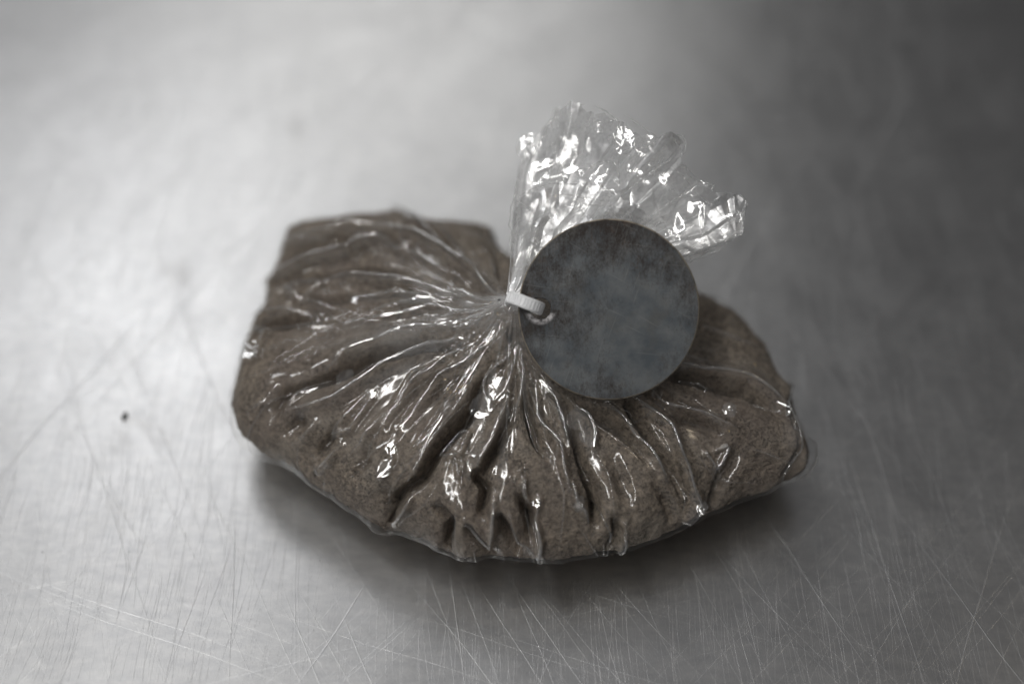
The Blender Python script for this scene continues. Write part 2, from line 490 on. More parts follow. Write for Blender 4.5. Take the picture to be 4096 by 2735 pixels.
FOLDS = [
    ([(-0.8,-2.1),(-9.8,-0.9),(-17.7,-3.8),(-23.5,-6.1),(-28.2,-7.8),(-32.0,-10.1),(-37.4,-12.5),(-41.0,-12.9),(-48.4,-12.5)], [0.5,1.5,1.6,0.5], 2.6, 2.6, 0.2),
    ([(-48.4,-12.5),(-45.4,-9.2),(-42.1,-8.2),(-38.4,-7.1)], [0.5,0.6,0.2], 1.5, 1.5, 0.12),
    ([(-0.1,-3.7),(-1.5,-5.4),(-4.1,-6.7),(-6.7,-8.1),(-10.2,-10.0),(-11.6,-10.8),(-16.3,-11.9),(-16.6,-12.5),(-19.5,-16.6),(-19.5,-16.6),(-21.7,-19.9),(-24.0,-21.6)], [0.4,1.5,1.3,0.2], 1.8, 2.4, 0.2),
    ([(-5.6,-5.9),(-11.7,-6.9),(-15.9,-8.5),(-19.1,-10.6),(-21.3,-11.6),(-24.0,-15.9),(-23.8,-16.0),(-26.1,-18.3),(-27.7,-20.9)], [0.2,1.1,1.2,0.3], 1.6, 1.4, 0.2),
    ([(-18.3,-9.1),(-21.5,-10.0),(-22.9,-12.2),(-24.8,-15.5),(-25.6,-16.9)], [0.2,0.9,0.3], 1.0, 1.2, 0.12),
    ([(-26.1,-17.9),(-29.0,-20.0),(-32.2,-22.9),(-31.9,-23.2),(-34.9,-24.9)], [0.3,0.9,0.3], 1.4, 1.6, 0.2),
    ([(0.4,-5.2),(-6.0,-8.6),(-8.0,-11.2),(-10.8,-17.0),(-10.5,-17.1),(-14.1,-21.3),(-18.7,-27.8),(-21.4,-31.8),(-23.8,-34.7)], [0.2,0.9,1.0,0.7,0.2], 0.9, 4.0, 0.2),
    ([(0.6,-7.6),(-4.2,-10.7),(-8.2,-14.6),(-9.2,-18.8),(-12.9,-23.4),(-17.0,-28.3),(-20.0,-32.7),(-25.5,-35.8),(-31.2,-42.2)], [-0.4,-2.0,-2.2,-1.8,-1.4], 2.2, 0.9, 0.2),
    ([(1.3,-7.6),(-0.3,-10.4),(-3.4,-12.3),(-6.3,-13.5),(-6.7,-14.0),(-6.8,-16.5),(-6.0,-18.9),(-4.8,-19.2)], [0.4,1.2,1.2,0.8], 1.0, 1.6, 0.2),
    ([(2.0,-7.6),(1.2,-11.1),(-0.4,-15.1),(-2.1,-18.1),(-3.7,-19.1)], [0.4,1.3,1.0], 1.0, 1.3, 0.2),
    ([(2.7,-8.1),(2.9,-14.2),(2.2,-19.1),(1.3,-21.2),(0.8,-23.5)], [0.3,1.4,1.3,0.5], 1.2, 1.2, 0.2),
    ([(-0.9,-19.6),(-0.2,-23.2),(0.6,-22.3),(1.2,-19.4)], [0.4,0.6,0.3], 0.8, 0.8, 0.12),
    ([(1.4,-5.8),(0.9,-7.6),(-2.1,-10.5),(-2.7,-11.2)], [0.3,0.8,0.2], 0.8, 0.8, 0.12),
    ([(-0.3,-17.8),(-4.2,-26.8),(-6.9,-31.0),(-8.0,-33.5)], [0.6,1.4,1.2,0.8], 0.8, 2.6, 0.2),
    ([(0.7,-20.5),(-2.6,-26.8),(-5.5,-31.4),(-6.7,-34.3)], [-0.5,-1.3,-1.0], 1.8, 0.8, 0.2),
    ([(-11.8,-24.8),(-10.1,-25.0),(-9.4,-25.2),(-10.2,-26.6),(-11.1,-29.0),(-11.6,-29.6),(-14.0,-29.3),(-15.9,-29.2),(-14.4,-27.8),(-11.8,-24.8)], [0.6,0.6], 0.9, 0.9, 0.15),
    ([(-12.2,-30.3),(-11.5,-33.5),(-10.6,-31.6),(-11.0,-30.3)], [0.4,0.6,0.4], 0.8, 0.8, 0.12),
    ([(-30.4,-12.9),(-30.1,-14.7),(-34.7,-20.0),(-39.5,-20.1),(-38.1,-19.0),(-30.4,-12.9)], [0.6,0.6], 1.0, 1.0, 0.15),
    ([(-28.5,-31.1),(-25.8,-28.6),(-26.1,-26.1)], [0.6,0.5,0.2], 0.9, 0.9, 0.2),
    ([(-2.5,0.9),(-10.9,9.2),(-24.2,11.3),(-30.7,12.1),(-34.9,13.4),(-36.6,16.3)], [0.7,2.0,1.9,0.4], 2.0, 1.4, 0.2),
    ([(-2.4,-0.4),(-13.0,7.6),(-21.3,8.4),(-26.5,8.1),(-30.5,7.6),(-31.5,5.8)], [0.5,1.6,1.6,0.4], 1.5, 1.2, 0.2),
    ([(-4.5,-0.1),(-18.5,6.4),(-23.7,5.3),(-29.1,4.9),(-36.4,5.1),(-31.8,7.6)], [0.4,1.4,1.2,0.4], 1.5, 1.5, 0.2),
    ([(-0.5,0.1),(-10.1,19.0),(-15.9,25.4),(-22.1,30.5),(-28.9,33.2),(-36.1,34.9),(-40.4,35.1),(-46.9,36.6),(-53.0,40.0)], [0.8,2.2,2.7,2.2,1.1], 1.3, 4.5, 0.2),
    ([(-10.2,15.4),(-17.1,21.2),(-24.2,28.4),(-33.3,29.0),(-35.6,26.9),(-41.9,27.2),(-51.0,27.7),(-57.7,30.7)], [0.7,2.2,2.4,1.9,0.8], 1.2, 3, 0.2),
    ([(-11.7,11.7),(-21.4,14.7),(-29.7,17.5),(-36.9,20.0),(-42.7,20.4)], [0.3,1.6,1.6,0.4], 1.2, 1.6, 0.2),
    ([(-26.7,14.2),(-22.9,16.9),(-21.9,21.2)], [0.4,0.8,0.3], 0.9, 0.9, 0.12),
    ([(-50.8,22.1),(-47.4,22.1),(-42.7,20.4),(-41.6,19.0),(-46.4,16.0),(-50.8,22.1)], [0.9,0.9], 1.2, 1.2, 0.2),
    ([(-46.4,16.0),(-38.9,10.4),(-34.5,8.6)], [0.8,0.9,0.3], 1.0, 1.6, 0.2),
    ([(-58.0,17.2),(-49.7,13.8),(-44.8,11.2),(-40.4,10.1)], [0.7,1.2,0.4], 1.0, 1.8, 0.2),
    ([(-39.0,9.7),(-48.8,10.8),(-57.3,13.2),(-62.2,16.1)], [-0.4,-1.6,-1.5,-1.1], 1.4, 1.6, 0.2),
    ([(-58.5,7.7),(-55.1,2.9),(-54.5,6.2),(-54.2,10.0),(-59.0,12.0)], [0.5,0.8,0.5], 0.8, 0.8, 0.15),
    ([(-44.1,6.2),(-38.1,7.4),(-36.4,5.1)], [0.3,0.7,0.4], 0.8, 0.8, 0.12),
    ([(-44.0,-1.5),(-42.7,0.7)], [0.5,0.5], 0.8, 0.8, 0.12),
    ([(-39.8,2.4),(-38.6,4.7),(-36.7,5.5)], [0.5,0.5,0.3], 0.8, 0.8, 0.12),
    ([(-7.3,-2.2),(-15.7,-0.3),(-21.3,0.4),(-29.2,-0.8),(-35.6,-2.5),(-38.1,-4.7),(-42.0,-6.6)], [0.3,1.4,1.6,1.1,0.3], 0.9, 5, 0.2),
    ([(-9.0,-2.7),(-21.4,-1.5),(-29.1,-2.5),(-36.7,-5.8),(-44.8,-7.5),(-49.1,-7.8),(-51.2,-11.3)], [-0.5,-2.4,-2.4,-2.0,-0.7], 2.0, 0.9, 0.2),
    ([(-8.1,22.8),(-10.2,25.2),(-13.2,31.0),(-15.3,37.0),(-17.8,41.9)], [0.4,1.2,1.2,0.6], 1.6, 1.6, 0.2),
    ([(-12.9,24.3),(-16.5,30.3),(-19.7,35.5),(-25.2,43.7),(-28.3,50.0)], [0.4,1.4,1.6,0.8], 1.8, 1.8, 0.2),
    ([(-23.5,29.0),(-26.8,35.6),(-30.0,41.3)], [0.4,0.9,0.5], 1.2, 1.2, 0.2),
    ([(-1.9,21.6),(-2.6,29.6),(-5.2,45.8)], [-0.5,-1.4,-1.4], 1.6, 1.6, 0.2),
    ([(6.4,-14.6),(6.4,-22.4),(8.0,-24.7),(11.2,-27.7),(12.2,-33.5),(13.1,-36.1)], [0.3,1.2,1.2,1.0], 1.6, 1.4, 0.2),
    ([(7.8,-14.7),(10.8,-18.4),(12.2,-23.5),(13.6,-27.8)], [0.3,1.3,1.2,0.6], 1.4, 1.6, 0.2),
    ([(4.7,-15.9),(4.7,-21.0),(6.1,-26.5),(8.8,-30.7)], [-0.5,-1.4,-1.2,-0.2], 1.0, 1.0, 0.2),
    ([(15.7,-18.7),(18.0,-20.3),(19.2,-24.2),(18.5,-27.9)], [0.6,1.4,1.2,0.3], 1.6, 1.6, 0.2),
    ([(13.9,-17.5),(15.2,-23.8),(16.4,-30.1),(18.9,-34.7),(19.5,-38.2),(19.6,-41.0)], [-0.8,-1.6,-1.3,-1.5,-1.2,-0.6], 1.2, 1.2, 0.2),
    ([(19.7,-18.3),(23.8,-21.1),(27.9,-24.2),(30.1,-27.1)], [-1.4,-2.0,-1.6,-0.6], 2.0, 1.2, 0.2),
    ([(23.3,-17.2),(28.4,-23.4),(31.6,-27.0),(34.2,-30.8)], [0.6,1.4,1.4,0.6], 1.4, 1.4, 0.2),
    ([(27.4,-15.5),(31.4,-23.7),(35.3,-28.1),(38.6,-32.9)], [-1.2,-1.8,-1.5,-0.5], 1.6, 1.0, 0.2),
    ([(31.7,-12.2),(36.9,-15.3),(43.0,-16.5),(49.0,-18.3)], [0.6,1.2,1.0,0.4], 1.6, 2.6, 0.2),
    ([(28.5,-14.5),(35.2,-20.3),(37.6,-25.8),(40.2,-31.4),(43.6,-34.7)], [0.5,1.5,1.4,1.2,1.2], 2.4, 1.6, 0.2),
    ([(33.9,-13.3),(38.5,-17.1),(44.7,-19.0)], [-0.8,-1.4,-0.8], 1.5, 1.5, 0.2),
    ([(43.0,-24.4),(45.2,-27.2),(46.5,-24.7),(47.5,-22.2),(45.0,-23.4)], [0.6,0.8,0.5], 0.9, 0.9, 0.15),
    ([(38.5,-8.2),(40.8,-7.6),(43.1,-10.3),(44.6,-9.5)], [0.3,0.7,0.5], 0.8, 0.8, 0.12),
    ([(38.2,-4.0),(44.2,-5.0),(52.1,-5.9),(55.4,-7.8),(59.6,-10.5)], [1.0,1.8,2.0,1.6,0.8], 6, 0.9, 0.2),
    ([(38.0,-6.0),(43.7,-6.9),(51.7,-7.7),(54.7,-9.6),(58.7,-12.0)], [-0.8,-1.6,-1.8,-1.4,-0.6], 0.9, 1.6, 0.2),
    ([(63.9,-1.7),(59.6,-10.5),(60.4,-12.8),(61.7,-18.3),(62.4,-20.3),(61.9,-23.8),(61.9,-25.6)], [0.8,1.2,1.2,0.8], 0.9, 3, 0.2),
    ([(64.3,-3.9),(61.7,-10.9),(62.2,-14.3)], [-0.8,-1.6,-0.8], 1.0, 0.9, 0.2),
    ([(51.4,-21.8),(56.8,-21.8),(62.0,-22.0)], [0.1,0.35,0.3], 0.9, 0.9, 0.12),
    ([(63.1,-20.5),(62.4,-23.9)], [-1.0,-0.8], 0.8, 0.8, 0.2),
    ([(65.7,-17.6),(66.2,-20.2),(66.6,-22.3)], [0.7,0.9,0.7], 0.8, 2, 0.2),
    ([(49.8,-23.2),(47.7,-27.6),(47.4,-31.4),(48.2,-33.7)], [-0.3,-0.9,-1.0,-0.8], 1.4, 1.4, 0.2),
    ([(45.0,10.0),(49.4,7.8),(56.7,5.5)], [0.3,0.5,0.3], 0.8, 0.8, 0.12),
    ([(6.5,-38.8),(5.7,-43.0),(7.1,-47.3),(6.6,-50.1)], [0.63,1.05,1.47,1.47], 1.2, 1.2, 0.2),
    ([(-3.7,-38.1),(-3.9,-44.5),(-5.0,-47.2)], [0.63,1.26,1.26], 1.2, 1.6, 0.2),
    ([(-0.0,-42.4),(2.0,-46.9),(6.1,-50.0)], [0.28,0.84,0.63], 0.9, 0.9, 0.2),
    ([(2.4,-38.7),(4.4,-42.1),(4.8,-46.1)], [-1.2,-2.7,-1.8], 1.2, 1.6, 0.2),
    ([(-2.6,-42.7),(-0.8,-46.1),(1.8,-50.4)], [-1.2,-1.8,-1.2], 1.4, 1.2, 0.2),
    ([(-7.5,-33.7),(-5.7,-36.2),(-6.5,-40.8)], [-1.8,-2.2,-1.5], 1.4, 1.2, 0.2),
    ([(16.8,-32.2),(18.5,-35.5),(19.3,-38.6),(19.2,-42.2)], [-1.5,-2.7,-2.7,-1.5], 1.1, 1.3, 0.2),
    ([(13.7,-34.7),(14.7,-38.4),(17.0,-39.9),(18.0,-43.6)], [0.63,1.26,0.84,0.42], 1.2, 1.6, 0.2),
    ([(26.1,-41.8),(27.0,-45.0),(27.4,-47.4)], [0.42,1.05,0.7], 1.4, 0.8, 0.2),
    ([(24.5,-41.7),(25.8,-43.7),(25.0,-47.1)], [-0.8,-1.5,-1.2], 0.8, 1.4, 0.2),
    ([(2.7,-34.7),(3.0,-37.9),(4.2,-39.6)], [0.84,1.26,0.84], 1.0, 1.6, 0.2),
    ([(-31.2,-42.9),(-27.5,-40.8),(-24.1,-38.6),(-20.9,-34.8)], [0.84,1.05,0.84,0.28], 1.2, 1.2, 0.2),
    ([(-31.5,-42.5),(-30.0,-38.4),(-28.1,-34.1)], [-1.8,-1.5,-0.4], 1.0, 1.3, 0.2),
    ([(-16.1,-48.1),(-14.2,-42.3),(-16.7,-39.4)], [-2.1,-1.8,-0.6], 1.0, 1.4, 0.2),
    ([(-4.6,-47.4),(-8.5,-43.7),(-10.2,-42.5)], [1.26,0.84,0.28], 1.2, 1.2, 0.2),
    ([(-9.8,-44.0),(-7.1,-47.8),(-4.9,-50.7)], [-0.6,-1.5,-1.8], 1.2, 1.0, 0.2),
    ([(-44.9,-25.4),(-41.0,-24.6),(-37.3,-22.4)], [0.42,0.7,0.28], 1.2, 1.2, 0.5),
    ([(-44.1,-22.5),(-40.9,-20.4),(-38.5,-18.4)], [-0.8,-1.2,-0.3], 1.0, 1.0, 0.4),
    ([(41.5,-37.4),(42.6,-34.5),(45.4,-33.6)], [1.26,1.47,0.63], 1.2, 1.2, 0.2),
    ([(-14.4,19.4),(-21.4,26.5),(-28.6,30.1),(-35.8,31.7),(-44.8,32.6),(-55.5,36.1)], [-0.4,-1.5,-1.6,-1.3,-0.8], 1.4, 1.8, 0.2),
    ([(-11.6,13.4),(-21.1,18.7),(-32.6,22.4),(-42.6,23.1),(-53.7,25.0)], [-0.4,-1.3,-1.3,-0.7], 1.6, 1.6, 0.2),
    ([(-12.8,8.5),(-23.8,12.7),(-32.1,14.0),(-40.6,15.2),(-49.5,16.6)], [-0.3,-1.0,-1.2,-0.6], 1.3, 1.3, 0.2),
    ([(-39.2,37.9),(-48.8,40.3),(-54.3,43.2)], [-0.3,-1.0,-0.5], 1.6, 1.6, 0.2),
    ([(-10.6,25.7),(-15.1,33.2),(-19.2,42.2)], [-0.3,-1.2,-1.0], 1.4, 1.4, 0.2),
    ([(-18.0,28.8),(-21.7,35.4),(-25.7,41.1)], [-0.3,-1.1,-0.8], 1.3, 1.3, 0.2),
    ([(-56.7,-10.0),(-52.8,-9.3),(-51.2,-7.2)], [0.3,0.7,0.2], 1.2, 1.2, 0.4),
    ([(-47.9,-19.3),(-45.0,-18.2),(-42.6,-16.8)], [0.3,0.7,0.2], 1.2, 1.2, 0.5),
    ([(-49.9,-16.7),(-46.8,-15.7),(-44.8,-14.1)], [-0.3,-0.8,-0.2], 1.2, 1.2, 0.5),
    ([(-35.4,-29.2),(-32.5,-27.3),(-31.1,-24.3)], [-0.3,-0.8,-0.2], 1.2, 1.2, 0.4),
    ([(23.1,-29.1),(25.0,-33.2),(26.0,-37.2)], [-0.3,-0.7,-0.2], 1.6, 1.6, 0.5),
    ([(32.5,-33.1),(36.0,-36.0),(38.1,-38.1)], [-0.3,-0.8,-0.5], 1.4, 1.4, 0.4),
]
GLINT_FACETS = [
    [(15.7,-18.7),(17.7,-20.8),(19.4,-24.4),(18.5,-27.9),(16.7,-23.8)],
    [(-30.4,-12.9),(-28.7,-11.9),(-28.5,-13.6),(-30.1,-14.7),(-31.8,-15.5)],
    [(-58.2,7.7),(-56.9,6.5),(-55.1,3.9),(-55.3,2.9)],
    [(45.9,-15.3),(48.7,-14.0),(48.6,-14.8),(46.1,-15.9)],
    [(41.6,-34.3),(44.5,-33.5),(43.7,-34.8),(41.9,-35.1)],
    [(-5.9,-6.3),(-4.3,-6.7),(-5.6,-7.2)],
    [(5.1,-38.8),(6.5,-38.7),(6.0,-40.2)],
    [(14.9,-37.8),(16.4,-37.7),(15.1,-39.2)],
    [(-37.3,-9.3),(-34.1,-6.9),(-34.9,-9.7),(-37.5,-11.1)],
    [(-27.0,-27.0),(-25.1,-26.9),(-26.3,-25.0)],
    [(-28.6,-31.2),(-25.8,-28.6),(-26.2,-30.1)],
    [(-4.8,-19.2),(-1.2,-15.3),(-1.5,-17.3),(-4.1,-19.3)],
    [(11.7,-21.5),(13.1,-24.1),(12.2,-23.5)],
    [(-7.8,-17.5),(-5.6,-17.3),(-6.4,-22.4),(-7.1,-22.5)],
    [(7.8,-14.7),(10.5,-17.8),(9.5,-17.1)],
]



def bag_base(nphi, nU, nL, H=31.0, zr=11.5, cone=1.0):
    """Pillow-shaped base: rows run from the gathered neck over the shoulder to the belly and under it to the table."""
    R = np.array(RIM)
    ph = np.linspace(0, 2 * np.pi, nphi, endpoint=False)
    Rp = np.interp(ph, np.linspace(0, 2 * np.pi, len(R) + 1), np.r_[R, R[0]])
    a = np.linspace(0.0, 1, nU)[:, None] * np.pi / 2
    rr, zz = np.sin(a) ** 0.85, np.cos(a) ** 0.85
    lump = 1 + 0.06 * np.cos(ph - math.radians(150))[None, :]
    zU = zr + (H * lump - zr) * zz
    rU = np.sqrt((Rp[None, :] * rr) ** 2 + (1.4 * max(cone, 0.05)) ** 2 * (1 - rr) ** 2)
    zU = zU + cone * (NECK[2] + 1.0 - H * lump) * np.exp(-np.maximum(rU - 1.4, 0) / 6.5)
    b = np.linspace(0, 1, nL + 1)[1:, None] * np.pi / 2
    rL = Rp[None, :] * (1 - 0.45 * (1 - np.cos(b)))
    zL = zr * (1 - np.sin(b) ** 2.0) + 0 * Rp[None, :]
    r, z = np.vstack([rU, rL]), np.vstack([zU, zL])
    P = np.stack([NECK[0] + r * np.cos(ph), NECK[1] + r * np.sin(ph), z], -1)
    du = np.roll(P, -1, 1) - np.roll(P, 1, 1)
    dv = np.gradient(P, axis=0)
    N = np.cross(dv, du)
    N /= np.linalg.norm(N, axis=2, keepdims=True) + 1e-9
    L = np.vstack([np.zeros((1, nphi)), np.cumsum(np.linalg.norm(np.diff(P, axis=0), axis=2), 0)])
    return P, N, L, ph


def fold_field(X, Y, folds, rho_add=0.0, up=1.0, shape=1.3, down=1.0):
    """Height of the traced folds at flat film coordinates X, Y: tents along polylines, uneven on their two sides."""
    pos, neg = np.zeros_like(X), np.zeros_like(X)
    for pts, hs, wl, wr, rho in folds:
        pts = np.array(pts, float)
        seg = np.linalg.norm(np.diff(pts, axis=0), axis=1)
        cum = np.r_[0, np.cumsum(seg)]
        if cum[-1] < 1e-6:
            continue
        w = max(wl, wr) + 1
        m = (X > pts[:, 0].min() - w) & (X < pts[:, 0].max() + w) & (Y > pts[:, 1].min() - w) & (Y < pts[:, 1].max() + w)
        idx = np.flatnonzero(m)
        if len(idx) == 0:
            continue
        x, y = X.ravel()[idx], Y.ravel()[idx]
        bd, bs, bt = np.full(len(idx), 1e9), np.ones(len(idx)), np.zeros(len(idx))
        for k in range(len(seg)):
            if seg[k] < 1e-6:
                continue
            e = (pts[k + 1] - pts[k]) / seg[k]
            dx, dy = x - pts[k, 0], y - pts[k, 1]
            tt = np.clip(dx * e[0] + dy * e[1], 0, seg[k])
            px, py = dx - tt * e[0], dy - tt * e[1]
            d = np.hypot(px, py)
            better = d < bd
            bd = np.where(better, d, bd)
            bs = np.where(better, e[0] * dy - e[1] * dx, bs)
            bt = np.where(better, cum[k] + tt, bt)
        h = np.interp(bt / cum[-1], np.linspace(0, 1, len(hs)), hs)
        endt = np.minimum(bt, cum[-1] - bt)
        wd = np.where(bs > 0, wl, wr)
        rho = rho + rho_add
        d = np.sqrt(bd ** 2 + rho ** 2) - rho
        v = 1.3 * np.abs(h) * np.maximum(0, 1 - d / wd) ** shape
        if max(hs) > 0:
            pos.ravel()[idx] = np.maximum(pos.ravel()[idx], v * up)
        else:
            neg.ravel()[idx] = np.minimum(neg.ravel()[idx], -v * down)
    return pos + neg


def small_folds(seed, n):
    """Many faint creases fanning out from the neck, all round, so that no side of the bag is smooth."""
    r = np.random.default_rng(seed)
    out = []
    for k in range(n):
        a = r.random() * 2 * np.pi
        l0 = 8 + 45 * r.random() ** 0.8
        l1 = l0 + 6 + 22 * r.random()
        b = a + r.normal() * 0.08
        mid = (a + b) / 2 + r.normal() * 0.05
        pts = [(l0 * math.cos(a), l0 * math.sin(a)), ((l0 + l1) / 2 * math.cos(mid), (l0 + l1) / 2 * math.sin(mid)), (l1 * math.cos(b), l1 * math.sin(b))]
        h = (0.15 + 0.45 * r.random()) * (1 if r.random() < 0.62 else -1)
        out.append((pts, [h * 0.3, h, h * 0.2], 0.6 + 1.6 * r.random(), 0.6 + 1.6 * r.random(), 0.12))
    return out


ALL_FOLDS = FOLDS
FINE = small_folds(5, 330)
WIDE = [(p, [0.55 * v for v in h], 3.4 * a, 3.4 * b, 0.6) for p, h, a, b, c in FOLDS if max(h) <= 0]


def film_disp(X, Y, L, ph, film):
    ramp = np.clip((L - 3) / 14, 0, 1)
    ramp = ramp * ramp * (3 - 2 * ramp)
    if film:
        F = fold_field(X, Y, ALL_FOLDS, up=1.15, down=1.35) + 0.22 * fold_field(X, Y, FINE)
    else:
        F = fold_field(X, Y, ALL_FOLDS, rho_add=0.15, up=0.95, shape=1.2, down=1.9)
    # broad pillows between the valleys
    F = F + fold_field(X, Y, WIDE, shape=2.0) * (1.0 if film else 1.25)
    big = 0.9 * fbm(X / 14, Y / 14, 40, 2) * np.clip(L / 20, 0, 1)
    return F * ramp + big


def facet_noise(X, Y, box, n, seed):
    """Crumpled sheet: random heights at scattered points, joined by flat triangles (continuous, with sharp creases)."""
    from mathutils.geometry import delaunay_2d_cdt
    r = np.random.default_rng(seed)
    x0, x1, y0, y1 = box
    p = np.stack([x0 + (x1 - x0) * r.random(n), y0 + (y1 - y0) * r.random(n)], -1)
    p = np.vstack([p, [(x0, y0), (x1, y0), (x0, y1), (x1, y1)]])
    h = r.random(len(p)) * 2 - 1
    h[-4:] = 0
    vs, _, fs, ov, _, _ = delaunay_2d_cdt([Vector(q) for q in p], [], [], 0, 1e-6)
    hh = np.array([h[o[0]] if o else 0.0 for o in ov])
    vv = np.array([tuple(q) for q in vs])
    x, y = X.ravel(), Y.ravel()
    out = np.zeros(len(x))
    order = np.argsort(x)
    xs = x[order]
    for f in fs:
        A, B, C = vv[f[0]], vv[f[1]], vv[f[2]]
        i0, i1 = np.searchsorted(xs, min(A[0], B[0], C[0]) - 1e-9), np.searchsorted(xs, max(A[0], B[0], C[0]) + 1e-9)
        idx = order[i0:i1]
        ys = y[idx]
        idx = idx[(ys >= min(A[1], B[1], C[1]) - 1e-9) & (ys <= max(A[1], B[1], C[1]) + 1e-9)]
        if len(idx) == 0:
            continue
        den = (B[1] - C[1]) * (A[0] - C[0]) + (C[0] - B[0]) * (A[1] - C[1])
        if abs(den) < 1e-12:
            continue
        l0 = ((B[1] - C[1]) * (x[idx] - C[0]) + (C[0] - B[0]) * (y[idx] - C[1])) / den
        l1 = ((C[1] - A[1]) * (x[idx] - C[0]) + (A[0] - C[0]) * (y[idx] - C[1])) / den
        l2 = 1 - l0 - l1
        m = (l0 >= -1e-6) & (l1 >= -1e-6) & (l2 >= -1e-6)
        out[idx[m]] = l0[m] * hh[f[0]] + l1[m] * hh[f[1]] + l2[m] * hh[f[2]]
    return out.reshape(X.shape)


# powder ----------------------------------------------------------------
def build_powder(parent):
    nphi, nU, nL = 1100, 300, 70
    _, _, L, ph = bag_base(nphi, nU, nL)
    P, N, _, _ = bag_base(nphi, nU, nL, cone=0.16)       # the heap does not reach up into the neck
    X, Y = L * np.cos(ph), L * np.sin(ph)
    D = film_disp(X, Y, L, ph, False) * np.clip((L - 4) / 16, 0, 1) - 0.35
    lump = fbm(X / 3.0, Y / 3.0, 70, 4, 0.6)
    D += 0.28 * np.minimum(lump, 0.30) - 0.11
    D += 0.11 * np.minimum(fbm(X / 0.9, Y / 0.9, 75, 3, 0.6), 0.5) - 0.05
    D -= 1.2 * np.exp(-((ph - math.radians(172)) / 0.8) ** 2)[None, :] * np.clip((36 - L) / 14, 0, 1)
    V = P + N * D[..., None]
    V[..., 2] = np.maximum(V[..., 2], 0.15)
    return mesh_obj('powder', V.reshape(-1, 3) * MM, grid_faces(nU + nL, nphi, True), M_POWDER, parent)


